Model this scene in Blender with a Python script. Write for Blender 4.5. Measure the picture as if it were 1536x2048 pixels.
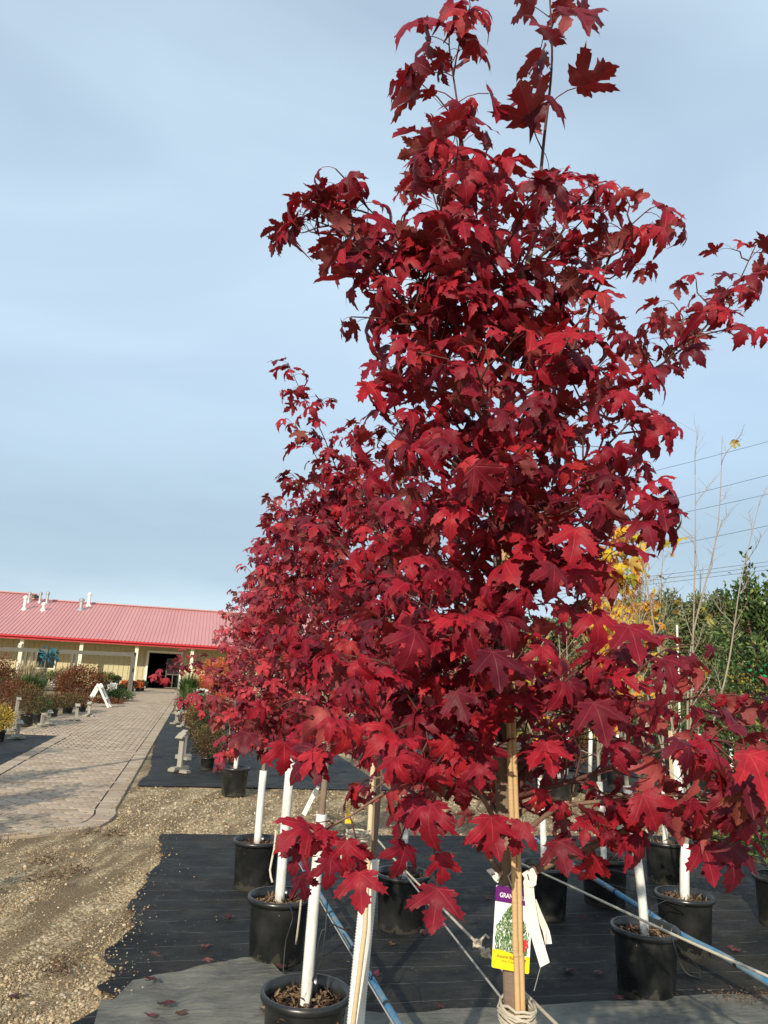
import bpy, bmesh, math, random
import numpy as np
from mathutils import Vector, Matrix, Euler, noise
from mathutils.geometry import delaunay_2d_cdt
R = math.radians
for o in list(bpy.data.objects): bpy.data.objects.remove(o)
scn = bpy.context.scene
COL = scn.collection

# ------------------------------------------------------------------ camera
# World: X runs along the rows (right), Y along the paved path (away), Z up.
PW, PH, F, CX, CY, EYE = 1536, 2048, 1500.0, 768.0, 1024.0, 1.75
def _n(v): return v / np.linalg.norm(v)
_dY = _n(np.array([400 - CX, 1325 - CY, F]))
_dX = np.array([7400 - CX, 1700 - CY, F]); _dX = _n(_dX - _dX.dot(_dY) * _dY)
_dZ = np.cross(_dX, _dY)
CM = np.array([_dX, _dY, _dZ])                       # world = CM @ (right, down, forward)
cam_d = bpy.data.cameras.new('camera'); cam = bpy.data.objects.new('camera', cam_d); COL.objects.link(cam)
cam_d.sensor_fit = 'HORIZONTAL'; cam_d.sensor_width = 36.0; cam_d.lens = 36.0 * F / PW
cam_d.clip_start = 0.05; cam_d.clip_end = 2000
rot = Matrix([[CM[i][0], -CM[i][1], -CM[i][2]] for i in range(3)]).to_4x4()
cam.matrix_world = Matrix.Translation((0, 0, EYE)) @ rot
scn.camera = cam
scn.render.resolution_x = 768; scn.render.resolution_y = 1024

def ray(px, py): return CM @ np.array([px - CX, py - CY, F])
def ground(px, py, z=0.0):
    r = ray(px, py); t = (z - EYE) / r[2]; return Vector((t * r[0], t * r[1], z))
def atY(px, py, Y):
    r = ray(px, py); t = Y / r[1]; return Vector((t * r[0], Y, EYE + t * r[2]))
def proj(p):
    c = CM.T @ np.array([p[0], p[1], p[2] - EYE]); return CX + F * c[0] / c[2], CY + F * c[1] / c[2], c[2]

# ------------------------------------------------------------------ sky, sun, exposure
SUN_EL = 27.0
SUN_AZ = math.atan2(-0.52, -0.86)                    # direction of the sun seen from the ground (x, y)
world = bpy.data.worlds.new('World'); scn.world = world; world.use_nodes = True
wn, wl = world.node_tree.nodes, world.node_tree.links
wn.clear()
wo = wn.new('ShaderNodeOutputWorld'); bg = wn.new('ShaderNodeBackground'); bg.inputs['Strength'].default_value = 0.15
sky = wn.new('ShaderNodeTexSky'); sky.sky_type = 'NISHITA'; sky.sun_disc = False
sky.sun_elevation = R(SUN_EL); sky.sun_rotation = SUN_AZ; sky.dust_density = 1.6; sky.air_density = 1.0; sky.ozone_density = 1.2
tc = wn.new('ShaderNodeTexCoord')
mp = wn.new('ShaderNodeMapping'); mp.inputs['Scale'].default_value = (1.0, 1.3, 2.4); mp.inputs['Location'].default_value = (0.35, 0.2, 0.1)
mp.inputs['Rotation'].default_value = (0.25, 0.35, 0.2)
nz = wn.new('ShaderNodeTexNoise'); nz.inputs['Scale'].default_value = 1.35; nz.inputs['Detail'].default_value = 4; nz.inputs['Roughness'].default_value = 0.48
nz.inputs['Distortion'].default_value = 0.5
cr = wn.new('ShaderNodeValToRGB'); cr.color_ramp.elements[0].position = 0.25; cr.color_ramp.elements[1].position = 0.78
cr.color_ramp.elements[0].color = (.44, .44, .44, 1); cr.color_ramp.elements[1].color = (.96, .96, .96, 1)
mx = wn.new('ShaderNodeMix'); mx.data_type = 'RGBA'
mx.inputs[7].default_value = (4.9, 6.2, 7.3, 1)
wl.new(tc.outputs['Generated'], mp.inputs['Vector']); wl.new(mp.outputs[0], nz.inputs['Vector'])
wl.new(nz.outputs['Fac'], cr.inputs['Fac']); wl.new(cr.outputs['Color'], mx.inputs['Factor'])
# a low grey-blue stratus bank all round the horizon, ragged at its edges
sz = wn.new('ShaderNodeSeparateXYZ'); wl.new(tc.outputs['Generated'], sz.inputs[0])
mp2 = wn.new('ShaderNodeMapping'); mp2.inputs['Scale'].default_value = (1.6, 1.6, 6.0); wl.new(tc.outputs['Generated'], mp2.inputs['Vector'])
nz2 = wn.new('ShaderNodeTexNoise'); nz2.inputs['Scale'].default_value = 1.7; nz2.inputs['Detail'].default_value = 5; wl.new(mp2.outputs[0], nz2.inputs['Vector'])
ad = wn.new('ShaderNodeMath'); ad.operation = 'MULTIPLY_ADD'; ad.inputs[1].default_value = 0.16; wl.new(nz2.outputs['Fac'], ad.inputs[0]); wl.new(sz.outputs[2], ad.inputs[2])
cb = wn.new('ShaderNodeValToRGB'); ce_ = cb.color_ramp.elements
ce_[0].position = .13; ce_[0].color = (.12, .12, .12, 1); ce_[1].position = .42; ce_[1].color = (0, 0, 0, 1)
for p_, v_ in ((.19, .56), (.25, .64), (.32, .34)):
    q_ = ce_.new(p_); q_.color = (v_, v_, v_, 1)
wl.new(ad.outputs[0], cb.inputs['Fac'])
mx2 = wn.new('ShaderNodeMix'); mx2.data_type = 'RGBA'; mx2.inputs[7].default_value = (2.5, 3.4, 4.2, 1)
wl.new(cb.outputs['Color'], mx2.inputs['Factor']); wl.new(mx.outputs[2], mx2.inputs[6])
wl.new(sky.outputs[0], mx.inputs[6]); wl.new(mx2.outputs[2], bg.inputs['Color']); wl.new(bg.outputs[0], wo.inputs[0])
sd = bpy.data.lights.new('sun', 'SUN'); sun = bpy.data.objects.new('sun', sd); COL.objects.link(sun)
sd.energy = 5.0; sd.angle = R(0.53); sd.color = (1.0, 0.90, 0.74)
SUNV = Vector((math.sin(SUN_AZ) * math.cos(R(SUN_EL)), math.cos(SUN_AZ) * math.cos(R(SUN_EL)), math.sin(R(SUN_EL))))
sun.rotation_euler = SUNV.to_track_quat('Z', 'Y').to_euler()
vs = scn.view_settings; vs.view_transform = 'Standard'; vs.look = 'None'; vs.exposure = 0.0; vs.gamma = 1.0; vs.use_curve_mapping = False

# ------------------------------------------------------------------ helpers
def tag(o, label=None, cat=None, group=None, kind=None):
    if label: o['label'] = label
    if cat: o['category'] = cat
    if group: o['group'] = group
    if kind: o['kind'] = kind
    return o
def empty(name, loc=(0, 0, 0), rz=0.0):
    o = bpy.data.objects.new(name, None); COL.objects.link(o); o.location = loc; o.rotation_euler = (0, 0, rz)
    o.empty_display_size = 0.1; return o
def setpar(o, parent):
    if parent is not None:
        o.parent = parent; o.matrix_parent_inverse = WM(parent).inverted()
_wm = {}
def WM(o):
    m = o.matrix_basis.copy()
    if o.parent is not None: m = WM(o.parent) @ o.matrix_parent_inverse @ m
    return m
def link(name, me, parent=None, mat4=None):
    o = bpy.data.objects.new(name, me); COL.objects.link(o)
    if mat4 is not None: o.matrix_basis = mat4
    setpar(o, parent); return o
class MB:
    """collects faces, builds one mesh"""
    def __init__(s): s.v = []; s.f = []; s.mi = []; s.uv = []
    def add(s, vs, fs, mi=0):
        b = len(s.v); s.v += [tuple(v) for v in vs]; s.f += [tuple(i + b for i in f) for f in fs]; s.mi += [mi] * len(fs); return s
    def box(s, c, size, rot=None, mi=0, taper=1.0):
        hx, hy, hz = [q / 2 for q in size]
        vs = [Vector((x * hx * (taper if z > 0 else 1), y * hy * (taper if z > 0 else 1), z * hz)) for z in (-1, 1) for y in (-1, 1) for x in (-1, 1)]
        if rot is not None:
            rm = rot if isinstance(rot, Matrix) else Euler(rot).to_matrix(); vs = [rm @ v for v in vs]
        vs = [v + Vector(c) for v in vs]
        return s.add(vs, [(0, 2, 3, 1), (4, 5, 7, 6), (0, 1, 5, 4), (2, 6, 7, 3), (0, 4, 6, 2), (1, 3, 7, 5)], mi)
    def bar(s, a, b, w, t, up=(0, 0, 1), mi=0):
        a, b = Vector(a), Vector(b); d = (b - a); L = d.length; d.normalize(); u = Vector(up)
        x = d.cross(u)
        if x.length < 1e-4: x = Vector((1, 0, 0))
        x.normalize(); u = x.cross(d)
        rm = Matrix((x, d, u)).transposed()
        return s.box((a + b) / 2, (w, L, t), rm, mi)
    def tube(s, pts, rad, n=6, mi=0, cap=True):
        pts = [Vector(p) for p in pts]
        if not hasattr(rad, '__len__'): rad = [rad] * len(pts)
        rings = []; ref = Vector((0.31, 0.87, 0.38)).normalized()
        vs = []
        for i, p in enumerate(pts):
            d = (pts[min(i + 1, len(pts) - 1)] - pts[max(i - 1, 0)])
            if d.length < 1e-9: d = Vector((0, 0, 1))
            d.normalize()
            x = ref - d * ref.dot(d)
            if x.length < 1e-3: x = Vector((1, 0, 0)) - d * d.x
            x.normalize(); y = d.cross(x); ref = x
            for k in range(n):
                a = 2 * math.pi * k / n; vs.append(p + (x * math.cos(a) + y * math.sin(a)) * rad[i])
        fs = [(i * n + k, i * n + (k + 1) % n, (i + 1) * n + (k + 1) % n, (i + 1) * n + k) for i in range(len(pts) - 1) for k in range(n)]
        if cap: fs += [tuple(range(n - 1, -1, -1)), tuple(range((len(pts) - 1) * n, len(pts) * n))]
        return s.add(vs, fs, mi)
    def lathe(s, prof, n=24, c=(0, 0, 0), mi=0, capb=False, capt=False, jit=0.0):
        vs = []; c = Vector(c)
        for (r, z) in prof:
            for k in range(n):
                a = 2 * math.pi * k / n; rr = r * (1 + jit * math.sin(3 * a + z * 9)); vs.append(c + Vector((rr * math.cos(a), rr * math.sin(a), z)))
        fs = [(i * n + k, i * n + (k + 1) % n, (i + 1) * n + (k + 1) % n, (i + 1) * n + k) for i in range(len(prof) - 1) for k in range(n)]
        if capb: fs.append(tuple(range(n - 1, -1, -1)))
        if capt: fs.append(tuple(range((len(prof) - 1) * n, len(prof) * n)))
        return s.add(vs, fs, mi)
    def mesh(s, name, mats, smooth=False):
        me = bpy.data.meshes.new(name); me.from_pydata(s.v, [], s.f)
        for m in (mats if isinstance(mats, (list, tuple)) else [mats]): me.materials.append(m)
        if any(s.mi): me.polygons.foreach_set('material_index', s.mi)
        if smooth: me.polygons.foreach_set('use_smooth', [True] * len(me.polygons))
        me.update(); return me
    def build(s, name, mats, parent=None, smooth=False):
        return link(name, s.mesh(name, mats, smooth), parent)
def np_mesh(name, V, T, mats, uv=None, rnd=None, smooth=True, mi=None):
    """V (n,3), T (m,3) triangles; rnd per vertex; uv per vertex"""
    me = bpy.data.meshes.new(name)
    me.vertices.add(len(V)); me.vertices.foreach_set('co', np.asarray(V, np.float32).ravel())
    T = np.asarray(T, np.int32); m = len(T)
    me.loops.add(m * 3); me.loops.foreach_set('vertex_index', T.ravel())
    me.polygons.add(m); me.polygons.foreach_set('loop_start', np.arange(0, m * 3, 3, dtype=np.int32))
    try: me.polygons.foreach_set('loop_total', np.full(m, 3, np.int32))
    except Exception: pass
    for q in (mats if isinstance(mats, (list, tuple)) else [mats]): me.materials.append(q)
    if mi is not None: me.polygons.foreach_set('material_index', np.asarray(mi, np.int32))
    if uv is not None:
        l = me.uv_layers.new(name='UVMap'); l.data.foreach_set('uv', np.asarray(uv, np.float32)[T.ravel()].ravel())
    if rnd is not None:
        a = me.attributes.new('rnd', 'FLOAT', 'POINT'); a.data.foreach_set('value', np.asarray(rnd, np.float32))
    me.update(calc_edges=True); me.validate()
    me.polygons.foreach_set('use_smooth', np.full(len(me.polygons), smooth))
    return me
def smooth_path(pts, step=0.03):
    """Catmull-Rom resample"""
    P = [Vector(p) for p in pts]; P = [P[0] * 2 - P[1]] + P + [P[-1] * 2 - P[-2]]
    out = []
    for i in range(1, len(P) - 2):
        a, b, c, d = P[i - 1:i + 3]; k = max(2, int((c - b).length / step))
        for j in range(k):
            t = j / k
            out.append(0.5 * ((2 * b) + (c - a) * t + (2 * a - 5 * b + 4 * c - d) * t * t + (3 * b - a - 3 * c + d) * t ** 3))
    out.append(P[-2]); return out

# ------------------------------------------------------------------ materials
class NT:
    def __init__(s, name):
        s.m = bpy.data.materials.new(name); s.m.use_nodes = True; s.t = s.m.node_tree; s.t.nodes.clear()
        s.out = s.n('ShaderNodeOutputMaterial')
    def n(s, typ, **kw):
        nd = s.t.nodes.new(typ)
        for k, v in kw.items(): setattr(nd, k, v)
        return nd
    def l(s, a, b): s.t.links.new(a, b)
    def math(s, op, a, b=None, clamp=False):
        nd = s.n('ShaderNodeMath', operation=op); nd.use_clamp = clamp
        for i, x in enumerate((a, b)):
            if x is None: continue
            if isinstance(x, (int, float)): nd.inputs[i].default_value = x
            else: s.l(x, nd.inputs[i])
        return nd.outputs[0]
    def noise(s, vec, scale, detail=4, rough=0.55, dist=0.0):
        nd = s.n('ShaderNodeTexNoise'); nd.inputs['Scale'].default_value = scale; nd.inputs['Detail'].default_value = detail
        nd.inputs['Roughness'].default_value = rough; nd.inputs['Distortion'].default_value = dist
        if vec is not None: s.l(vec, nd.inputs['Vector'])
        return nd.outputs['Fac']
    def ramp(s, fac, stops):
        nd = s.n('ShaderNodeValToRGB'); e = nd.color_ramp.elements
        while len(e) < len(stops): e.new(0.5)
        for i, (p, c) in enumerate(stops):
            e[i].position = p; e[i].color = (tuple(c) + (1,)) if len(c) == 3 else c
        s.l(fac, nd.inputs['Fac']); return nd.outputs['Color']
    def mix(s, fac, a, b, typ='MIX'):
        nd = s.n('ShaderNodeMix', data_type='RGBA', blend_type=typ)
        for sock, x in ((nd.inputs[0], fac), (nd.inputs[6], a), (nd.inputs[7], b)):
            if isinstance(x, (int, float)): sock.default_value = x
            elif isinstance(x, (tuple, list)): sock.default_value = tuple(x) + (1,) if len(x) == 3 else x
            else: s.l(x, sock)
        return nd.outputs[2]
    def map(s, vec, sc=(1, 1, 1), rot=(0, 0, 0)):
        nd = s.n('ShaderNodeMapping'); nd.inputs['Scale'].default_value = sc; nd.inputs['Rotation'].default_value = rot; s.l(vec, nd.inputs[0]); return nd.outputs[0]
    def bsdf(s, col, rough=0.7, spec=0.3, metal=0.0, bump=None, bstr=0.3, bdist=0.01):
        b = s.n('ShaderNodeBsdfPrincipled')
        if isinstance(col, (tuple, list)): b.inputs['Base Color'].default_value = tuple(col[:3]) + (1,)
        else: s.l(col, b.inputs['Base Color'])
        if isinstance(rough, (int, float)): b.inputs['Roughness'].default_value = rough
        else: s.l(rough, b.inputs['Roughness'])
        b.inputs['Specular IOR Level'].default_value = spec; b.inputs['Metallic'].default_value = metal
        if bump is not None:
            bp = s.n('ShaderNodeBump'); bp.inputs['Strength'].default_value = bstr; bp.inputs['Distance'].default_value = bdist
            s.l(bump, bp.inputs['Height']); s.l(bp.outputs[0], b.inputs['Normal'])
        return b
    def done(s, sh): s.l(sh.outputs[0], s.out.inputs['Surface']); return s.m
    def obj(s): return s.n('ShaderNodeTexCoord').outputs['Object']
    def pos(s): return s.n('ShaderNodeNewGeometry').outputs['Position']
    def orand(s): return s.n('ShaderNodeObjectInfo').outputs['Random']
    def rnd(s):
        a = s.n('ShaderNodeAttribute'); a.attribute_name = 'rnd'
        return s.math('FRACT', s.math('ADD', a.outputs['Fac'], s.orand()))
def simple(name, col, rough=0.6, spec=0.3, var=0.25, scale=8.0, metal=0.0, bstr=0.15, col2=None, bd=0.005):
    t = NT(name); p = t.obj(); nz_ = t.noise(p, scale, 5)
    c2 = col2 or tuple(c * (1 - var) for c in col); c1 = col if col2 else tuple(min(1, c * (1 + var)) for c in col)
    c = t.mix(nz_, c2, c1)
    return t.done(t.bsdf(c, rough, spec, metal, t.noise(p, scale * 9, 3), bstr, bd))
def leaf_mat(name, stops, under, vein, trans=0.23, mott=0.75, rough=0.5):
    t = NT(name); r = t.rnd(); uvn = t.n('ShaderNodeUVMap'); uvn.uv_map = 'UVMap'; uv = uvn.outputs[0]
    base = t.ramp(r, stops)
    sx = t.n('ShaderNodeSeparateXYZ'); t.l(uv, sx.inputs[0]); u, v = t.math('ABSOLUTE', sx.outputs[0]), sx.outputs[1]
    # main veins: midrib + two mirrored side veins, secondary veins slanting off the midrib
    d = u
    for ang in (48, 92):
        a = R(ang); dd = t.math('ABSOLUTE', t.math('SUBTRACT', t.math('MULTIPLY', u, math.cos(a)), t.math('MULTIPLY', t.math('SUBTRACT', v, 0.02), math.sin(a))))
        d = t.math('MINIMUM', d, dd)
    vm = t.n('ShaderNodeMapRange'); vm.inputs[1].default_value = 0.003; vm.inputs[2].default_value = 0.016; vm.inputs[3].default_value = 1; vm.inputs[4].default_value = 0
    t.l(d, vm.inputs[0])
    sec = t.math('ABSOLUTE', t.math('SUBTRACT', t.math('FRACT', t.math('MULTIPLY', t.math('SUBTRACT', v, t.math('MULTIPLY', u, 0.9)), 8.0)), 0.5))
    sm = t.n('ShaderNodeMapRange'); sm.inputs[1].default_value = 0.0; sm.inputs[2].default_value = 0.07; sm.inputs[3].default_value = 0.28; sm.inputs[4].default_value = 0
    t.l(sec, sm.inputs[0])
    ve = t.math('MAXIMUM', vm.outputs[0], sm.outputs[0])
    off = t.n('ShaderNodeCombineXYZ'); t.l(t.math('MULTIPLY', r, 37.0), off.inputs[2])
    va = t.n('ShaderNodeVectorMath', operation='ADD'); t.l(uv, va.inputs[0]); t.l(off.outputs[0], va.inputs[1])
    nzf = t.noise(va.outputs[0], 3.2, 5, 0.6)
    dark = t.mix(1.0, base, (0.55, 0.42, 0.46), 'MULTIPLY'); lite = t.mix(1.0, base, (1.35, 1.5, 1.3), 'MULTIPLY')
    c = t.mix(mott, base, t.mix(t.math('MULTIPLY', t.math('SUBTRACT', nzf, 0.3), 2.4, True), dark, lite))
    c = t.mix(t.math('MULTIPLY', ve, 0.42), c, t.mix(0.35, t.mix(1.0, c, (1.7, 3.0, 2.4), 'MULTIPLY'), vein))
    spot = t.math('GREATER_THAN', t.noise(va.outputs[0], 9.0, 3, 0.5), 0.70)
    c = t.mix(t.math('MULTIPLY', spot, 0.55), c, (0.05, 0.022, 0.016))
    bk = t.n('ShaderNodeNewGeometry').outputs['Backfacing']
    cu = t.mix(0.62, c, under)
    cc = t.mix(bk, c, cu)
    b = t.bsdf(cc, rough, 0.2, 0, t.math('ADD', t.math('MULTIPLY', ve, -0.6), nzf), 0.35, 0.004)
    tr = t.n('ShaderNodeBsdfTranslucent'); t.l(t.mix(1.0, c, (1.35, 0.55, 0.55), 'MULTIPLY'), tr.inputs['Color'])
    ms = t.n('ShaderNodeMixShader'); ms.inputs[0].default_value = trans
    t.l(b.outputs[0], ms.inputs[1]); t.l(tr.outputs[0], ms.inputs[2])
    t.l(ms.outputs[0], t.out.inputs['Surface']); return t.m
def small_leaf_mat(name, stops, trans=0.2, rough=0.5):
    t = NT(name); r = t.rnd(); c = t.ramp(r, stops)
    b = t.bsdf(c, rough, 0.3); tr = t.n('ShaderNodeBsdfTranslucent'); t.l(c, tr.inputs['Color'])
    ms = t.n('ShaderNodeMixShader'); ms.inputs[0].default_value = trans
    t.l(b.outputs[0], ms.inputs[1]); t.l(tr.outputs[0], ms.inputs[2]); t.l(ms.outputs[0], t.out.inputs['Surface']); return t.m

RED = [(0.0, (.085, .006, .016)), (.12, (.125, .007, .018)), (.45, (.21, .008, .022)), (.75, (.295, .011, .025)), (.93, (.37, .017, .028)), (.975, (.27, .026, .028)), (1.0, (.17, .045, .032))]
M = {}
M['leaf'] = leaf_mat('maple_leaf_red', RED, (.34, .095, .09), (.50, .11, .10))
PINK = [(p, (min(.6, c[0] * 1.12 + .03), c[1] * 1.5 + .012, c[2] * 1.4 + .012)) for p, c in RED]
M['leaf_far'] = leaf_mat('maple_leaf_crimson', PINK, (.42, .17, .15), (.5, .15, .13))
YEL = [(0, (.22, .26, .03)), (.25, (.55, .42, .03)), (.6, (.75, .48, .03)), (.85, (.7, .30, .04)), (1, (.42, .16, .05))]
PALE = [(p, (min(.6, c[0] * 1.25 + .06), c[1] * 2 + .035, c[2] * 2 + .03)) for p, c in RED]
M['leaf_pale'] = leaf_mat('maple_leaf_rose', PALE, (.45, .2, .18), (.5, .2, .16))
M['leaf_yellow'] = leaf_mat('leaf_yellow', YEL, (.6, .5, .2), (.7, .6, .25), 0.35)
FALL = [(0, (.05, .015, .016)), (.4, (.10, .02, .028)), (.7, (.17, .06, .06)), (1, (.09, .045, .03))]
M['leaf_fallen'] = leaf_mat('leaf_fallen', FALL, (.3, .16, .15), (.4, .16, .14), 0.05)
M['petiole'] = simple('petiole', (.16, .035, .03), .5)
def bark(name, c1, c2, c3, sc=1.0):
    t = NT(name); p = t.obj(); m1 = t.map(p, (14 * sc, 14 * sc, 3 * sc)); a = t.noise(m1, 3.0, 6, .6); b = t.noise(p, 18 * sc, 4); e = t.noise(p, 5 * sc, 3)
    c = t.mix(a, c1, c2); c = t.mix(t.math('MULTIPLY', t.math('SUBTRACT', e, .5), 3.0, True), c, c3)
    ring = t.noise(t.map(p, (3, 3, 60)), 1.5, 2)
    return t.done(t.bsdf(c, .75, .25, 0, t.math('ADD', a, t.math('MULTIPLY', ring, .8)), .5, .004))
M['bark'] = bark('maple_bark', (.10, .065, .045), (.30, .22, .16), (.20, .17, .14))
M['twig'] = bark('maple_twig', (.05, .018, .016), (.13, .05, .04), (.16, .09, .07), 2)
M['branchlo'] = bark('branch_bark', (.11, .06, .04), (.26, .17, .12), (.17, .12, .09))
M['palebark'] = bark('pale_bark', (.22, .18, .13), (.38, .32, .24), (.28, .26, .21))
M['bamboo'] = bark('bamboo_cane', (.42, .27, .12), (.62, .44, .24), (.50, .26, .10), .6)
M['cane_pale'] = bark('cane_pale', (.48, .36, .20), (.66, .52, .32), (.55, .45, .32), .6)
def plastic_black():
    t = NT('black_plastic'); p = t.obj(); a = t.noise(p, 6, 5); b = t.noise(t.map(p, (3, 3, 14)), 5, 4)
    sx = t.n('ShaderNodeSeparateXYZ'); t.l(p, sx.inputs[0])
    c = t.mix(t.math('MULTIPLY', t.math('SUBTRACT', a, .45), 2.5, True), (.011, .012, .012), (.040, .039, .036))
    low = t.math('MULTIPLY', t.math('LESS_THAN', sx.outputs[2], t.math('MULTIPLY', t.math('SUBTRACT', t.noise(p, 14, 5, .65), .36), .30)), .45)     # splashed mud at the foot
    c = t.mix(low, c, (.085, .078, .060))
    return t.done(t.bsdf(c, t.math('ADD', t.math('MULTIPLY', a, .25), .17), .5, 0, b, .12, .004))
M['pot'] = plastic_black()
def guard_mat():
    t = NT('white_guard'); p = t.obj(); a = t.noise(p, 5, 5); b = t.noise(t.map(p, (1, 1, .25)), 30, 4)
    c = t.mix(t.math('MULTIPLY', t.math('SUBTRACT', b, .52), 3, True), (.74, .73, .68), (.54, .52, .45)); sx = t.n('ShaderNodeSeparateXYZ'); t.l(p, sx.inputs[0]); spl = t.math('MULTIPLY', t.math('SUBTRACT', t.math('ADD', t.noise(t.map(p, (1, 1, .4)), 22, 5, .7), t.math('MULTIPLY', sx.outputs[2], -.35)), .36), 4, True); c = t.mix(t.math('MULTIPLY', spl, .6), c, (.34, .29, .20)); c = t.mix(t.math('MULTIPLY', t.math('SUBTRACT', a, .52), 3, True), c, (.5, .47, .38))
    return t.done(t.bsdf(c, .45, .35))
M['guard'] = guard_mat()
M['soil'] = simple('bark_mulch', (.085, .05, .032), .95, .1, .5, 60, col2=(.02, .012, .008), bstr=.9, bd=.02)
t = NT('mulch_chip'); M['chip'] = t.done(t.bsdf(t.ramp(t.rnd(), [(0, (.03, .018, .012)), (.5, (.11, .065, .04)), (1, (.26, .18, .11))]), .9, .15))
M['line'] = simple('overhead_cable', (.035, .037, .04), .6, .2, .1, 5)
M['rope'] = simple('cream_rope', (.62, .56, .44), .85, .15, .15, 200, bstr=.6)
M['wire'] = simple('grey_wire', (.34, .33, .30), .45, .5, .1, 30)
def pipe_mat():
    t = NT('blue_pipe'); p = t.obj(); a = t.noise(p, 9, 5)
    c = t.mix(t.math('MULTIPLY', t.math('SUBTRACT', a, .41), 5, True), (.04, .165, .29), (.17, .21, .23)); return t.done(t.bsdf(c, .5, .3))
M['pipe'] = pipe_mat()
M['drip'] = simple('drip_tube', (.018, .018, .018), .5, .4)
M['white_plastic'] = simple('white_plastic_tape', (.82, .80, .70), .45, .35, .08, 25)
def wood_mat(name, c1, c2, axis=2):
    t = NT(name); p = t.obj(); sc = [22, 22, 22]; sc[axis] = 1.6
    a = t.noise(t.map(p, tuple(sc)), 2.2, 6, .6); b = t.noise(p, 3, 3)
    c = t.mix(a, c1, c2); c = t.mix(t.math('MULTIPLY', b, .35), c, tuple(x * .6 for x in c1)); return t.done(t.bsdf(c, .85, .15, 0, a, .4, .006))
M['post'] = wood_mat('weathered_post', (.20, .14, .08), (.38, .29, .19))
M['greywood'] = wood_mat('grey_timber', (.10, .095, .075), (.19, .175, .145), 0)
M['signwood'] = wood_mat('sign_wood', (.24, .22, .175), (.44, .41, .34))
M['whitewood'] = simple('white_paint', (.76, .74, .66), .6, .3, .12, 6)
# ================================================================== SETTING
rng = random.Random(7)
def hnoise(x, y, s): return noise.noise(Vector((x * s, y * s, 3.7)))
def gz(x, y):
    """height of the gravel yard: small ruts and loose heaps near the camera, flat elsewhere"""
    m = max(0, min(1, (-0.05 - x) * 3)) * max(0, min(1, (8.6 - y) * 1.5)) if y < 8.6 else 0
    m = max(m, 0.5 * max(0, min(1, (y - 8.9) * 3)) * max(0, min(1, (11.3 - y) * 3)))
    if -2.78 < x < -.88 and y > 9.4: return -.035
    return m * (0.018 * hnoise(x, y, 1.1) + 0.009 * hnoise(x + 9, y, 4.0)) - 0.012
# --- ground sheet
xs = np.concatenate([np.linspace(-600, -70, 12), np.linspace(-60, -8, 20), np.linspace(-7, 2, 130), np.linspace(2.2, 14, 60), np.linspace(15, 80, 20), np.linspace(90, 600, 12)])
ys = np.concatenate([np.linspace(-60, 1, 10), np.linspace(1.5, 12.5, 150), np.linspace(13, 60, 40), np.linspace(65, 1200, 20)])
gv = [(x, y, gz(x, y)) for y in ys for x in xs]; nx = len(xs)
gf = [(j * nx + i, j * nx + i + 1, (j + 1) * nx + i + 1, (j + 1) * nx + i) for j in range(len(ys) - 1) for i in range(nx - 1)]
def gravel_mat():
    t = NT('gravel'); p = t.pos()
    vo = t.n('ShaderNodeTexVoronoi'); vo.inputs['Scale'].default_value = 62; t.l(p, vo.inputs['Vector'])
    vo2 = t.n('ShaderNodeTexVoronoi'); vo2.inputs['Scale'].default_value = 150; t.l(p, vo2.inputs['Vector'])
    sx = t.n('ShaderNodeSeparateColor'); t.l(vo.outputs['Color'], sx.inputs[0])
    st = t.ramp(sx.outputs[0], [(0, (.16, .115, .062)), (.35, (.34, .25, .135)), (.7, (.52, .40, .24)), (1, (.68, .58, .41))])
    fine = t.ramp(t.noise(p, 90, 5, .7), [(.25, (.075, .054, .032)), (.55, (.215, .158, .092)), (.8, (.37, .28, .17))])
    dv = t.n('ShaderNodeVectorMath', operation='DOT_PRODUCT'); dv.inputs[1].default_value = (.95, -.30, 0); t.l(p, dv.inputs[0]); du_ = t.n('ShaderNodeVectorMath', operation='DOT_PRODUCT'); du_.inputs[1].default_value = (.30, .95, 0); t.l(p, du_.inputs[0])
    cxy = t.n('ShaderNodeCombineXYZ'); t.l(t.math('MULTIPLY', dv.outputs['Value'], 2.4), cxy.inputs[0]); t.l(t.math('MULTIPLY', du_.outputs['Value'], .5), cxy.inputs[1])
    big = t.noise(cxy.outputs[0], 1.5, 6, .62)                 # loose pale gravel drifts against packed fines
    k = t.math('MULTIPLY', t.math('SUBTRACT', big, .45), 7, True)
    c = t.mix(k, fine, st)
    dirt = t.math('MULTIPLY', t.math('SUBTRACT', t.noise(p, 2.3, 6, .7), .50), 4, True)
    c = t.mix(t.math('MULTIPLY', dirt, .65), c, (.085, .06, .04))
    hgt = t.math('ADD', t.math('MULTIPLY', vo.outputs['Distance'], -1.0), t.math('MULTIPLY', vo2.outputs['Distance'], -.5))
    return t.done(t.bsdf(c, .95, .12, 0, hgt, .8, .012))
M['gravel'] = gravel_mat()
g = MB(); g.v = gv; g.f = gf; g.mi = [0] * len(gf)
tag(g.build('ground', M['gravel'], None, True), kind='structure')

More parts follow.
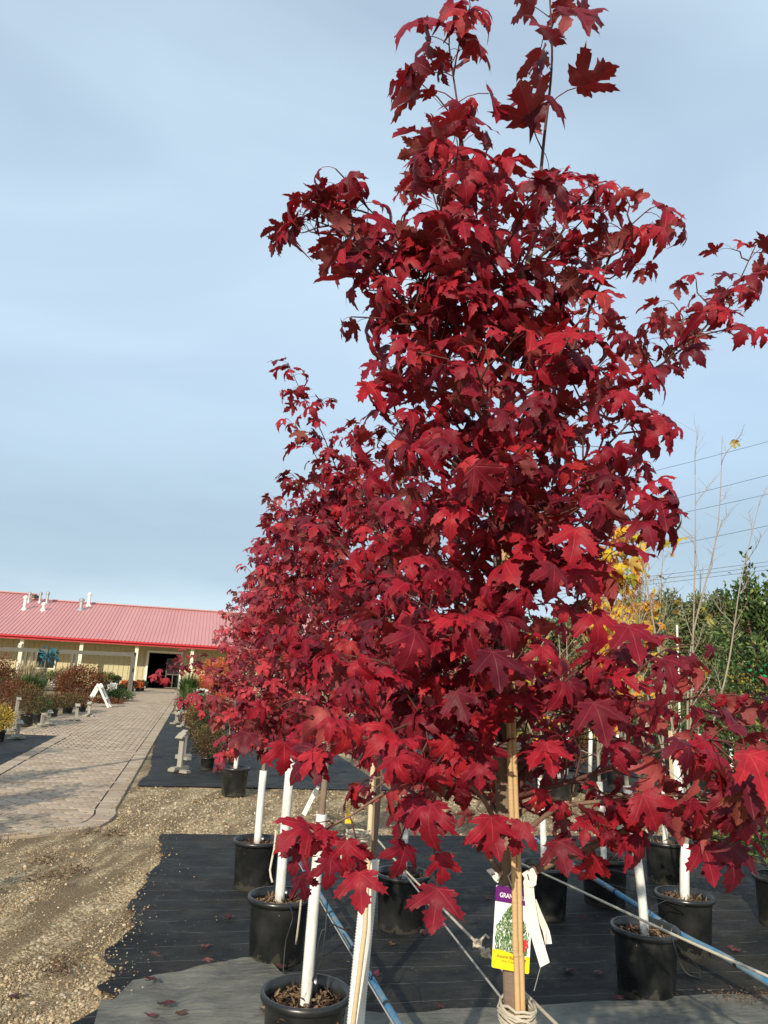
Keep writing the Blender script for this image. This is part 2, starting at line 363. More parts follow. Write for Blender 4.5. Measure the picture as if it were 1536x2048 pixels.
# --- woven landscape fabric
def fabric_mat(name, c1, c2, dust, linew, blot=0.0):
    t = NT(name); p = t.pos(); sx = t.n('ShaderNodeSeparateXYZ'); t.l(p, sx.inputs[0])
    wob = t.noise(p, 1.3, 3); yy = t.math('ADD', sx.outputs[1], t.math('MULTIPLY', wob, .09))
    ln = t.math('ABSOLUTE', t.math('SUBTRACT', t.math('FRACT', t.math('MULTIPLY', yy, 4.2)), .5))
    m = t.n('ShaderNodeMapRange'); m.inputs[1].default_value = 0; m.inputs[2].default_value = .018; m.inputs[3].default_value = 1; m.inputs[4].default_value = 0; t.l(ln, m.inputs[0])
    br = t.math('GREATER_THAN', t.noise(t.map(p, (3, 30, 1)), 2.0, 3), .47)
    line = t.math('MULTIPLY', t.math('MULTIPLY', m.outputs[0], br), linew)
    du = t.math('MULTIPLY', t.math('SUBTRACT', t.noise(t.map(p, (.8, 1.2, 1)), 1.7, 7, .66), .44), 3.6, True)
    fd = t.math('MULTIPLY', t.math('SUBTRACT', t.noise(p, 55, 4, .7), .40), 2.2, True)
    c = t.mix(t.noise(t.map(p, (2, 60, 1)), 2, 4), c1, c2)
    c = t.mix(t.math('MULTIPLY', t.math('MULTIPLY', du, fd), .8), c, dust)
    mud = t.math('MULTIPLY', t.math('SUBTRACT', t.noise(p, .95, 6, .68), .53), 6, True)
    c = t.mix(t.math('MULTIPLY', mud, .6), c, (.060, .046, .028))
    bl = t.math('MULTIPLY', t.math('SUBTRACT', t.noise(t.map(p, (1, 1.4, 1)), 2.6, 7, .7), .42), 4, True); c = t.mix(t.math('MULTIPLY', bl, blot), c, (.30, .285, .23))
    c = t.mix(line, c, (.30, .30, .29))
    crumb = t.math('GREATER_THAN', t.noise(p, 38, 2, .5), .745)
    c = t.mix(t.math('MULTIPLY', crumb, .8), c, (.33, .27, .18))
    wv = t.n('ShaderNodeTexWave'); wv.inputs['Scale'].default_value = 110; wv.bands_direction = 'X'; t.l(p, wv.inputs['Vector'])
    return t.done(t.bsdf(c, t.math('ADD', t.math('MULTIPLY', du, .2), .60), .22, 0, t.math('ADD', t.noise(t.map(p, (2, 5, 1)), 3.5, 5), t.math('MULTIPLY', wv.outputs['Fac'], .06)), .8, .04))
M['fabric'] = fabric_mat('woven_fabric_black', (.007, .0085, .0095), (.017, .019, .020), (.11, .095, .068), .5, .10)
M['fabric_dusty'] = fabric_mat('woven_fabric_dusty', (.075, .075, .068), (.20, .20, .175), (.42, .38, .28), .10, .75)
def edge_fn(pix):
    q = sorted([(ground(*p).y, ground(*p).x) for p in pix]); Y = [a for a, b in q]; X = [b for a, b in q]
    return lambda y: float(np.interp(y, Y, X))
matL = edge_fn([(319, 1669), (322, 1722), (308, 1737), (278, 1784), (252, 1816), (266, 1840), (262, 1862), (216, 1903), (209, 1919), (231, 1944), (191, 1975), (228, 1997), (194, 2022), (150, 2048), (70, 2120)])
def sheet(name, xl, xr, y0, y1, mat, z0, amp, sx_=0.05, sy_=0.035, curl=0.03):
    mb = MB(); ny = max(2, int((y1 - y0) / sy_)); nxx = max(2, int((xr - xl((y0 + y1) / 2)) / sx_))
    for j in range(ny + 1):
        for i in range(nxx + 1):
            fx = i / nxx; y = y0(fx) if callable(y0) else y0
            y = y + (y1 - y) * j / ny; a = xl(y) + 0.035 * hnoise(0, y, 9) + .02 * hnoise(5, y, 27); x = a + (xr - a) * fx
            w = amp * (hnoise(x * .5, y, 2.6) * .5 + hnoise(x * .8, y + 4, 6) * .25) + amp * .6 * max(0, 1 - (x - a) / .5) * hnoise(x, y, 3.1)
            e = curl * max(0, 1 - (x - a) / .07) * max(0, hnoise(3, y, 2.2))
            mb.v.append((x, y, z0 + max(-.003, w) + e))
    mb.f = [(j * (nxx + 1) + i, j * (nxx + 1) + i + 1, (j + 1) * (nxx + 1) + i + 1, (j + 1) * (nxx + 1) + i) for j in range(ny) for i in range(nxx)]; mb.mi = [0] * len(mb.f)
    return tag(mb.build(name, mat, None, True), kind='structure')
sheet('black_landscape_fabric', matL, 13.0, 3.9, 8.52, M['fabric'], .006, .024)
# sun-bleached strip that overlaps the near edge of the black mat
dustyE = edge_fn([(150, 2048), (219, 2028), (250, 1985), (262, 1975)])
ex = [ground(*p) for p in [(225, 2020), (262, 1972), (312, 1962), (406, 1947), (480, 1931), (530, 1926), (560, 1960), (700, 2030), (800, 2045), (1000, 2030), (1200, 2017), (1536, 2002), (1700, 1996)]]
exx = [v.x for v in ex]; exy = [v.y for v in ex]
mb = MB(); NXX, NYY = 220, 60
for j in range(NYY + 1):
    for i in range(NXX + 1):
        x = -0.32 + (6.0 + .32) * (i / NXX) ** 1.25
        y1 = float(np.interp(x, exx, exy)) + .015 * hnoise(x, 1, 7); y0 = 1.9
        y = y0 + (y1 - y0) * j / NYY
        w = .024 * hnoise(x, y, 2.4) + .016 * hnoise(x + 5, y * .6, 6) + .006 * hnoise(x, y, 15)
        e = .02 * max(0, 1 - (y1 - y) / .06) * max(0, .3 + hnoise(x, 2, 2.0))
        mb.v.append((x, y, .036 + w * (.9 if x < 1.2 else .35) + e))
mb.f = [(j * (NXX + 1) + i, j * (NXX + 1) + i + 1, (j + 1) * (NXX + 1) + i + 1, (j + 1) * (NXX + 1) + i) for j in range(NYY) for i in range(NXX)]; mb.mi = [0] * len(mb.f)
tag(mb.build('bleached_landscape_fabric', M['fabric_dusty'], None, True), kind='structure')
sheet('far_landscape_fabric', edge_fn([(270, 1574), (300, 1545), (305, 1500), (330, 1440)]), 3.0, 11.65, 27.0, M['fabric'], .006, .014, .12, .12)
sheet('aisle_landscape_fabric', lambda y: 3.3, 22.0, 11.9, 30.0, M['fabric'], .006, .012, .3, .3)
sheet('verge_landscape_fabric', lambda y: -9.0, -2.90, 9.5, 18.4, M['fabric'], .006, .016, .12, .12)

# --- paved path with interlocking pavers
def paver_mat():
    t = NT('concrete_paver'); r = t.rnd(); p = t.pos()
    c = t.ramp(r, [(0, (.34, .262, .185)), (.35, (.40, .315, .23)), (.7, (.455, .372, .275)), (1, (.39, .29, .225))])
    n1 = t.noise(p, 120, 4, .7); n2 = t.noise(p, 2.1, 5, .6)
    c = t.mix(t.math('MULTIPLY', n1, .5), c, t.mix(1.0, c, (.62, .6, .58), 'MULTIPLY'))
    c = t.mix(t.math('MULTIPLY', t.math('SUBTRACT', n2, .48), 2.4, True), c, t.mix(1.0, c, (.72, .69, .66), 'MULTIPLY'))
    return t.done(t.bsdf(c, .9, .15, 0, n1, .4, .004))
M['paver'] = paver_mat(); M['joint'] = simple('joint_sand', (.035, .028, .022), .95, .1, .4, 40)
PX0, PX1, PYE = -2.88, -0.80, 50.8
front = [ground(25, 1676), ground(110, 1668), ground(187, 1656), ground(215, 1646), ground(231, 1632)]
def path_front(x): return float(np.interp(x, [v.x for v in front], [v.y for v in front])) if x > front[0].x else front[0].y - (front[0].x - x) * .25
path = empty('path', (-1.8, 9, 0)); tag(path, kind='structure')
mb = MB(); n_ = 40
for i in range(n_ + 1):
    x = PX0 - .02 + (PX1 - PX0 + .04) * i / n_; mb.v += [(x, path_front(x) + .03, -.016), (x, PYE, -.016)]
mb.f = [(2 * i, 2 * i + 2, 2 * i + 3, 2 * i + 1) for i in range(n_)]; mb.mi = [0] * n_
mb.add([(PX0 - 1.0, 18.5, -.006), (PX0 - .01, 18.5, -.006), (PX0 - .01, PYE, -.006), (PX0 - 1.0, PYE, -.006)], [(0, 1, 2, 3)]); mb.build('joint_bed', M['joint'], path)
def prism_poly(poly, hgt, bev):
    n = len(poly); c = (sum(p[0] for p in poly) / n, sum(p[1] for p in poly) / n); v = []
    for (x, y) in poly: v.append((x, y, -.02))
    for (x, y) in poly: v.append((x, y, hgt - bev))
    for (x, y) in poly:
        d = math.hypot(x - c[0], y - c[1]); k = 1 - bev / max(d, .02); v.append((c[0] + (x - c[0]) * k, c[1] + (y - c[1]) * k, hgt))
    f = []
    for L in (0, n): f += [(L + i, L + (i + 1) % n, L + n + (i + 1) % n, L + n + i) for i in range(n)]
    f.append(tuple(range(2 * n, 3 * n))); return v, f
PWD, PDP, GAP = .245, .165, .010
side = [(0, 0), (.030, .030), (.030, .055), (-.030, .110), (-.030, .135), (0, .165)]
rt = [(PWD + dx - GAP * 1.9, dy * (PDP - GAP) / PDP + GAP / 2) for dx, dy in side]; lt = [(dx + GAP / 2, dy * (PDP - GAP) / PDP + GAP / 2) for dx, dy in reversed(side)]
pv, pf = prism_poly([(x - PWD / 2, y - PDP / 2) for x, y in rt + lt], .028, .006)
pb = MB(); pb.v = pv; pb.f = pf; pb.mi = [0] * len(pf); paver_me = pb.mesh('paver', M['paver'])
def tri_fan(v, f):
    t = []
    for q in f: t += [(q[0], q[k], q[k + 1]) for k in range(1, len(q) - 1)]
    return np.array(v), np.array(t)
pav_np = tri_fan(pv, pf)
spots = []
BW = .225; yrow = 7.6; j = 0
while yrow < PYE - .2:
    off = (.5 * PWD if j % 2 else 0)
    pl = PX0 if yrow < 18.6 else PX0 - .98
    x = pl + BW - off
    while x < PX1 - BW + .12:
        if pl + BW - .10 < x < PX1 - BW + .10 and yrow > path_front(x) + .13 + (.16 if x > -1.1 else 0): spots.append((x, yrow))
        x += PWD
    yrow += PDP; j += 1
def inframe(p, m=20):
    a = proj(p); return a[2] > 0 and -m < a[0] < PW + m and -m < a[1] < PH + m
spots.sort(key=lambda s: (not inframe((s[0], s[1], 0)), s[1]))
rv, rt_, rr = [], [], []
def rotz(a): return np.array([[math.cos(a), -math.sin(a), 0], [math.sin(a), math.cos(a), 0], [0, 0, 1]])
for k, (x, y) in enumerate(spots):
    dz = rng.gauss(0, .0016); a = rng.gauss(0, .008)
    if k < 300:
        link('paver', paver_me, path, Matrix.Translation((x, y, dz - .018)) @ Euler((rng.gauss(0, .006), rng.gauss(0, .006), a)).to_matrix().to_4x4())
    else:
        rt_.append(pav_np[1] + len(rv) * len(pav_np[0])); rv.append(pav_np[0] @ rotz(a).T + [x, y, dz - .018]); rr.append(np.full(len(pav_np[0]), rng.random()))
o = link('paver_field', np_mesh('paver_field', np.concatenate(rv), np.concatenate(rt_), M['paver'], None, np.concatenate(rr), False), path); o['kind'] = 'stuff'
# border course following the edges and the rounded mouth of the path
def border_piece(w, l):
    v, f = prism_poly([(-w / 2 + .004, -l / 2 + .004), (w / 2 - .004, -l / 2 + .004), (w / 2 - .004, l / 2 - .004), (-w / 2 + .004, l / 2 - .004)], .030, .006); b = MB(); b.v = v; b.f = f; b.mi = [0] * len(f); return b.mesh('border_paver', M['paver']), tri_fan(v, f)
bme, bnp = border_piece(BW, .24)
bs = []
curve = [Vector((front[0].x - 1.2, path_front(front[0].x - 1.2), 0))] + [Vector((v.x, v.y, 0)) for v in front] + [Vector((PX1 + .01, front[-1].y + .4 + .5 * k, 0)) for k in range(82)]
cp = smooth_path(curve, .02); acc = 0; last = cp[0]; nxt = .12
for q in cp[1:]:
    d = (q - last); L = d.length
    while L > 0 and acc + L >= nxt:
        t_ = (nxt - acc) / L; p = last + d * t_; dn = d.normalized(); nrm = Vector((-dn.y, dn.x, 0))
        bs.append((p + nrm * BW / 2, math.atan2(dn.y, dn.x) - math.pi / 2)); nxt += .24
    acc += L; last = q
jb = MB()
for i in range(0, len(cp) - 1, 3):
    q = cp[i]; d = (cp[min(i + 3, len(cp) - 1)] - q).normalized(); nn = Vector((-d.y, d.x, 0)); a_ = q + nn * (BW - .004); b_ = q + nn * (BW + .016); jb.v += [(a_.x, a_.y, .0116), (b_.x, b_.y, .0116)]
jb.f = [(2 * i, 2 * i + 1, 2 * i + 3, 2 * i + 2) for i in range(len(jb.v) // 2 - 1)]; jb.mi = [0] * len(jb.f); jb.build('edge_joint', M['joint'], path)
MB().add([(PX0 + BW - .004, 9, .0116), (PX0 + BW + .016, 9, .0116), (PX0 + BW + .016, 18.6, .0116), (PX0 + BW - .004, 18.6, .0116)], [(0, 1, 2, 3)]).build('edge_joint', M['joint'], path)
y = 9.0
while y < PYE: bs.append((Vector(((PX0 if y < 18.6 else PX0 - .98) + BW / 2, y, 0)), 0)); y += .24
bs.sort(key=lambda s: (not inframe(s[0]), s[0].y)); rv, rt_, rr = [], [], []
for k, (p, a) in enumerate(bs):
    if k < 110: link('border_paver', bme, path, Matrix.Translation((p.x, p.y, rng.gauss(0, .002) - .013)) @ Matrix.Rotation(a, 4, 'Z'))
    else: rt_.append(bnp[1] + len(rv) * len(bnp[0])); rv.append(bnp[0] @ rotz(a).T + [p.x, p.y, rng.gauss(0, .002) - .013]); rr.append(np.full(len(bnp[0]), rng.random()))
o = link('border_course', np_mesh('border_course', np.concatenate(rv), np.concatenate(rt_), M['paver'], None, np.concatenate(rr), False), path); o['kind'] = 'stuff'

# --- loose stones on the gravel (nobody could count them)
t = NT('loose_stone'); M['stone'] = t.done(t.bsdf(t.mix(t.math('MULTIPLY', t.noise(t.pos(), 160, 3), .4), t.ramp(t.rnd(), [(0, (.13, .09, .05)), (.3, (.28, .20, .11)), (.65, (.46, .345, .20)), (.9, (.64, .54, .38)), (1, (.36, .33, .29))]), (.16, .12, .08)), .9, .15))
def ico():
    bm = bmesh.new(); bmesh.ops.create_icosphere(bm, subdivisions=1, radius=1.0); v = np.array([q.co[:] for q in bm.verts]); f = np.array([[l.index for l in q.verts] for q in bm.faces]); bm.free(); return v, f
IV, IF = ico(); nrg = np.random.default_rng(5)
pts = []
def drift(x, y): return .5 + .6 * noise.noise(Vector(((x * .95 - y * .30) * 3.2, (x * .30 + y * .95) * .65, 1.2))) + .35 * noise.noise(Vector((x * 4, y * 4, 8)))
tries = 0
while len(pts) < 21000 and tries < 400000:
    tries += 1; px = rng.uniform(-10, 330); py = rng.uniform(1650, 2055) if rng.random() < .9 else rng.uniform(1550, 1670)
    if rng.random() < .22: px = rng.uniform(230, 720); py = rng.uniform(1575, 1672)
    q = ground(px, py)
    if q.y < 8.6 and q.x > matL(q.y) - .02 + .05 * rng.random(): continue
    if q.x < PX1 + .02 and q.y > path_front(q.x) - .02 and q.x < PX1: continue
    if q.y > 11.6: continue
    edge = max(0, 1 - (matL(q.y) - q.x) / .35) if q.y < 8.5 else .6
    if rng.random() > max(.035, (drift(q.x, q.y) - .46) * 2.8) + edge * .35: continue
    pts.append((q.x, q.y, min(.017, .0030 * math.exp(rng.gauss(0, .52)) * (1 + .03 * q.y)), 0))
for _ in range(6000):                                # strays on the fabric
    q = ground(rng.uniform(200, 560), rng.uniform(1672, 2040)); e = q.x - matL(q.y)
    if e < 0 or rng.random() > .9 * math.exp(-e / .075) + .008: continue
    pts.append((q.x, q.y, .0036 * math.exp(rng.gauss(0, .45)), .024))
for _ in range(700):                                # spill on the paving edge
    yy = rng.uniform(9.3, 24); pts.append((PX1 - abs(rng.gauss(0, .05)), yy, .005 * math.exp(rng.gauss(0, .4)), .018))
for _ in range(500):
    xx = rng.uniform(-1.75, -.82); pts.append((xx, path_front(xx) + abs(rng.gauss(0, .09)), .004 * math.exp(rng.gauss(0, .4)), .018))
for _ in range(9000):                               # the aisle behind the black mat
    x = rng.uniform(-.7, 9); y = 8.5 + rng.random() ** 1.4 * 3.2; pts.append((x, y, .008 * math.exp(rng.gauss(0, .4)), 0))
V = np.empty((len(pts), 12, 3)); rr = np.empty((len(pts), 12))
for k, (x, y, s, dz) in enumerate(pts):
    sc = s * nrg.uniform(.65, 1.35, 3); sc[2] *= .7
    V[k] = (IV * nrg.uniform(.8, 1.2, (12, 1)) * sc) @ rotz(nrg.random() * 6.28).T + [x, y, (gz(x, y) if dz == 0 else dz) + s * .25]; rr[k] = nrg.random()
T = (IF[None] + (np.arange(len(pts)) * 12)[:, None, None]).reshape(-1, 3)
tag(link('loose_gravel', np_mesh('loose_gravel', V.reshape(-1, 3), T, M['stone'], None, rr.ravel(), False)), 'loose pale gravel stones scattered over the tan yard and fabric edges', 'gravel', kind='stuff')
# ================================================================== BUILDING
EY, WY, EZ, RY, RZ = 48.9, 51.0, 2.80, 57.0, 5.45
bld = empty('garden_center_building', (-4, WY, 0)); tag(bld, 'long low garden centre building with red metal roof and cream walls', 'building')
def roof_mat():
    t = NT('red_metal_roof'); p = t.pos(); a = t.noise(t.map(p, (1, .3, 1)), .8, 4); c = t.mix(a, (.46, .18, .165), (.54, .235, .21)); c = t.mix(t.math('MULTIPLY', t.orand(), .15), c, (.64, .34, .31))
    return t.done(t.bsdf(c, .42, .6))
M['roof'] = roof_mat(); M['fascia'] = simple('red_gutter', (.50, .022, .028), .4, .4, .1, 2)
M['siding'] = simple('cream_siding', (.50, .445, .265), .7, .2, .06, 3); M['cream'] = simple('cream_trim', (.74, .69, .52), .6, .2, .05, 3)
M['dark'] = simple('dark_interior', (.02, .02, .022), .8, .1); M['galv'] = simple('galvanised_pipe', (.45, .45, .44), .45, .5, .2, 12, .6)
t = NT('dark_glass'); M['glass'] = t.done(t.bsdf((.012, .016, .02), .08, .5))
def roof_panel(y0, z0, y1, z1, w=.9, nr=4):
    mb = MB(); prof = []
    for k in range(nr):
        b = k * w / nr; prof += [(b, 0), (b + w / nr - .075, 0), (b + w / nr - .055, .035), (b + w / nr - .02, .035)]
    prof.append((w, 0))
    d = Vector((0, y1 - y0, z1 - z0)).normalized(); up = Vector((0, -d.z, d.y))
    for (x, h_) in prof:
        for yy, zz in ((y0, z0), (y1, z1)): mb.v.append(tuple(Vector((x, yy, zz)) + up * h_))
    mb.f = [(2 * i, 2 * i + 2, 2 * i + 3, 2 * i + 1) for i in range(len(prof) - 1)]; mb.mi = [0] * len(mb.f)
    return mb.mesh('roof_panel', M['roof'])
XS = -11.75                                            # ridge steps down here
sl = (RZ - EZ) / (RY - EY); RY2 = RY + 1.35; RZ2 = RZ + 1.35 * sl
roof = MB().box((-7.5, (EY + RY) / 2 + 3.1, 2.66), (34, 14.2, .19)).build('roof_deck', M['cream'], bld)
me_a = roof_panel(EY, EZ, RY, RZ); me_b = roof_panel(EY, EZ, RY2, RZ2)
k = 0; x = -24.35
while x < 8.5:
    link('roof_panel', me_b if x < XS - .5 else me_a, roof, Matrix.Translation((x, 0, 0))); x += .9
MB().box((XS + .05 - .1, (RY + RY2) / 2 + .4, (RZ + RZ2) / 2 - .35), (.16, 2.4, 1.0)).build('gable_step', M['greywood'], roof)
mb = MB(); mb.bar((XS - .12, RY, RZ + .05), (9.4, RY, RZ + .05), .30, .07); mb.build('ridge_cap', M['roof'], roof)
mb = MB(); mb.bar((-24.3, RY2, RZ2 + .05), (XS - .15, RY2, RZ2 + .05), .30, .07); mb.build('ridge_cap', M['roof'], roof)
mb = MB(); mb.v = [(-24.3, RY2, RZ2), (9.4, RY2, RZ2), (9.4, 66, 2.8), (-24.3, 66, 2.8)]; mb.v = [(-24.3, RY2 + .01, RZ - .1), (9.4, RY2 + .01, RZ - .1), (9.4, 66, 2.8), (-24.3, 66, 2.8)]; mb.f = [(0, 1, 2, 3)]; mb.mi = [0]; mb.build('rear_slope', M['roof'], roof)
# two-tone red fascia and gutter
MB().box((-7.5, EY - .02, EZ - .13), (34, .05, .20)).build('fascia', M['fascia'], bld)
MB().box((-7.5, EY - .11, EZ - .05), (34, .13, .10)).build('gutter', M['fascia'], bld)
# cream board siding: door and window openings left free
DX0, DX1 = atY(294, 1340, WY).x, atY(360, 1340, WY).x; DZ = atY(326, 1307, WY).z
WX0, WX1 = atY(71, 1320, WY).x, atY(111, 1320, WY).x; WZ0, WZ1 = atY(90, 1337, WY).z, atY(90, 1304, WY).z
bmesh_full = None
def board(w, z0, z1):
    mb = MB(); mb.box((0, 0, (z0 + z1) / 2), (w - .035, .03, z1 - z0)); mb.box((w / 2 - .0125, -.022, (z0 + z1) / 2), (.05, .05, z1 - z0)); return mb.mesh('siding_board', M['siding'])
full = board(.30, 0, 2.56); over_d = board(.30, DZ, 2.56); over_w = board(.30, WZ1, 2.56); under_w = board(.30, 0, WZ0)
wall = MB().box((-15.6 + (DX0 - -23) / 2 - .0, WY + .12, 1.28), (.1, .1, .1)).build('wall_corner', M['siding'], bld)
mb = MB()
for (a, b, z0, z1) in ((-23, WX0, 0, 2.56), (WX0, WX1, 0, WZ0), (WX0, WX1, WZ1, 2.56), (WX1, DX0, 0, 2.56), (DX0, DX1, DZ, 2.56), (DX1, 9, 0, 2.56)):
    mb.box(((a + b) / 2, WY + .08, (z0 + z1) / 2), (b - a - .002, .10, z1 - z0 - .002))
wall_o = mb.build('wall', M['siding'], bld)
bpy.data.objects.remove(wall)
x = -20.0
while x < 6:
    c = x + .15
    if WX0 - .1 < c < WX1 + .1: link('siding_board', over_w, wall_o, Matrix.Translation((c, WY, 0))); link('siding_board', under_w, wall_o, Matrix.Translation((c, WY, 0)))
    elif DX0 - .1 < c < DX1 + .1: link('siding_board', over_d, wall_o, Matrix.Translation((c, WY, 0)))
    else: link('siding_board', full, wall_o, Matrix.Translation((c, WY, 0)))
    x += .30
mb = MB(); mb.box(((DX0 + DX1) / 2, WY + 6, 1.3), (9, .1, 2.6)); mb.box((DX0 - 3, WY + 3, 1.3), (.1, 6, 2.6)); mb.box((DX1 + 3, WY + 3, 1.3), (.1, 6, 2.6)); mb.box(((DX0 + DX1) / 2, WY + 3.1, .012), (6, 6, .02)); mb.build('dark_interior', M['dark'], bld)
door = MB()
for xx in (DX0 - .04, DX1 + .04): door.box((xx, WY - .05, DZ / 2 + .02), (.13, .16, DZ))
door.box(((DX0 + DX1) / 2, WY - .05, DZ + .09), (DX1 - DX0 + .21, .16, .12)); door = door.build('door', M['whitewood'], bld)
mb = MB(); dw = (DX1 - DX0) * .42
for xx in (DX1 - dw, DX1 - dw / 2, DX1 - .05): mb.box((xx, WY + .3, .95), (.06, .05, 1.9))
for zz in (.06, .9, 1.86): mb.box((DX1 - dw / 2, WY + .3, zz), (dw, .045, .08))
mb.build('door_frame', M['greywood'], door)
for s in (.25, .75): MB().box((DX1 - dw * s, WY + .31, 1.37), (dw * .44, .012, .85)).build('pane', M['glass'], door)
win = MB()
for xx in (WX0, WX1): win.box((xx, WY - .03, (WZ0 + WZ1) / 2), (.08, .09, WZ1 - WZ0 + .08))
for zz in (WZ0, WZ1): win.box(((WX0 + WX1) / 2, WY - .03, zz), (WX1 - WX0 - .08, .088, .08))
win.box(((WX0 + WX1) / 2, WY - .03, (WZ0 + WZ1) / 2), (.05, .06, WZ1 - WZ0 - .08)); win = win.build('window', M['cream'], bld)
for s in (.27, .73): MB().box((WX0 + (WX1 - WX0) * s, WY + .05, (WZ0 + WZ1) / 2), ((WX1 - WX0) * .44, .01, WZ1 - WZ0 - .1)).build('pane', M['glass'], win)
for px in (36, 157, 269, 381, 470):
    q = atY(px, 1340, EY + .35); p_ = MB().box((q.x, EY + .35, 1.29), (.2, .2, 2.56)).build('porch_post', M['cream'], bld)
q = atY(42, 1286, EY + .2); MB().box((q.x, EY + .12, q.z - .1), (.16, .2, .16)).tube([(q.x, EY + .1, q.z - .12), (q.x, EY - .05, q.z - .2)], [.05, .11], 8).build('wall_lamp', M['whitewood'], bld)
def roof_hit(px, py):
    r = ray(px, py); # plane z = EZ + sl*(y-EY)
    t_ = (EZ - sl * EY - EYE) / (r[2] - sl * r[1]); return Vector((r[0] * t_, r[1] * t_, EYE + r[2] * t_))
for (px, pyb, pyt, rad, m_) in ((48, 1219, 1199, .12, 'whitewood'), (57, 1204, 1190, .10, 'galv'), (79, 1205, 1190, .11, 'galv'), (93, 1207, 1190, .12, 'galv'), (86, 1221, 1211, .12, 'whitewood'), (161, 1220, 1203, .16, 'galv'), (177, 1211, 1192, .13, 'whitewood')):
    b = roof_hit(px, pyb); hgt = (pyb - pyt) * b.y / 1420
    mb = MB(); mb.tube([b - Vector((0, 0, .15)), b + Vector((0, 0, hgt))], rad * .8, 10); mb.tube([b + Vector((0, 0, hgt - .06)), b + Vector((0, 0, hgt + .08)), b + Vector((0, 0, hgt + .16))], [rad * 1.15, rad * 1.2, rad * .5], 10); mb.lathe([(rad * 1.9, -.08), (rad, .12)], 10, b)
    mb.build('vent_pipe', M[m_], roof)

# ================================================================== NURSERY DISPLAY, LEFT OF AND BEYOND THE PATH
def quads_foliage(name, parent, pts, L, Wd, mat, up=0.35, seed=0, out=None, stripe=False):
    """leaf-sized folded diamonds; pts = list of (pos, outward)"""
    g_ = np.random.default_rng(seed); n = len(pts); P = np.array([p[0][:] for p in pts]); O = np.array([p[1][:] for p in pts])
    d = O + g_.normal(0, .55, (n, 3)); d[:, 2] += up; d /= np.linalg.norm(d, axis=1)[:, None] + 1e-9
    s = np.cross(d, g_.normal(0, 1, (n, 3))); s /= np.linalg.norm(s, axis=1)[:, None] + 1e-9; nn = np.cross(s, d)
    l = (L * g_.uniform(.7, 1.3, n))[:, None]; w = (Wd * g_.uniform(.7, 1.3, n))[:, None]
    V = np.stack([P, P + d * l * .45 + s * w * .5 + nn * w * .12, P + d * l - nn * l * .12, P + d * l * .45 - s * w * .5 + nn * w * .12], 1).reshape(-1, 3)
    b = (np.arange(n) * 4)[:, None]; T = np.concatenate([b + [0, 1, 2], b + [0, 2, 3]])
    o = link(name, np_mesh(name, V, T, mat, None, np.repeat(g_.random(n), 4), False), parent); o['kind'] = 'stuff'; return o
def blob_pts(c, r, n, seed, lump=.35, shell=.55, zmin=-1.0):
    g_ = random.Random(seed); out = []; off = Vector((g_.random() * 50, g_.random() * 50, g_.random() * 50))
    while len(out) < n:
        v = Vector((g_.gauss(0, 1), g_.gauss(0, 1), g_.gauss(0, 1))).normalized()
        if v.z < zmin: continue
        rad = (1 + lump * noise.noise(v * 2.2 + off) + lump * .6 * noise.noise(v * 5 + off)) * (shell + (1 - shell) * g_.random()) if g_.random() < .85 else g_.random() * .6
        p = Vector(c) + Vector((v.x * r[0], v.y * r[1], v.z * r[2])) * rad; out.append((p, v))
    return out
GREEN = small_leaf_mat('leaf_green', [(0, (.02, .045, .012)), (.4, (.05, .095, .022)), (.8, (.10, .15, .04)), (1, (.17, .17, .05))])
DKGREEN = small_leaf_mat('leaf_dark_green', [(0, (.008, .022, .010)), (.5, (.025, .055, .018)), (1, (.07, .11, .035))])
OLIVE = small_leaf_mat('leaf_olive_brown', [(0, (.05, .03, .014)), (.4, (.13, .075, .03)), (.8, (.18, .13, .05)), (1, (.10, .12, .04))])
RUST = small_leaf_mat('leaf_rust', [(0, (.06, .018, .010)), (.4, (.16, .045, .018)), (.8, (.24, .085, .03)), (1, (.10, .09, .03))])
ORANGE = small_leaf_mat('leaf_orange_red', [(0, (.35, .05, .015)), (.5, (.62, .10, .02)), (.8, (.70, .17, .03)), (1, (.5, .22, .05))], .3)
TAN = small_leaf_mat('grass_tan', [(0, (.24, .18, .09)), (.5, (.45, .36, .20)), (1, (.62, .54, .36))])
LIME = small_leaf_mat('grass_lime', [(0, (.09, .14, .03)), (.5, (.20, .26, .06)), (1, (.42, .40, .16))])
YELLOWS = small_leaf_mat('leaf_gold', [(0, (.35, .22, .03)), (.5, (.6, .40, .05)), (1, (.3, .28, .06))])
WHITEF = small_leaf_mat('petal_white', [(0, (.6, .6, .55)), (1, (.85, .85, .80))])
BLUEG = small_leaf_mat('leaf_blue_green', [(0, (.02, .06, .05)), (1, (.09, .15, .12))])
def pot_prof(rt_, hgt, rim=.035):
    return [(rt_ * .80, 0), (rt_ * .84, .015), (rt_ * .93, hgt - rim - .012), (rt_ * .95, hgt - rim), (rt_ * 1.03, hgt - rim + .004), (rt_ * 1.05, hgt - rim * .5), (rt_ * 1.03, hgt), (rt_ * .96, hgt), (rt_ * .92, hgt - .05), (rt_ * .85, hgt * .55)]
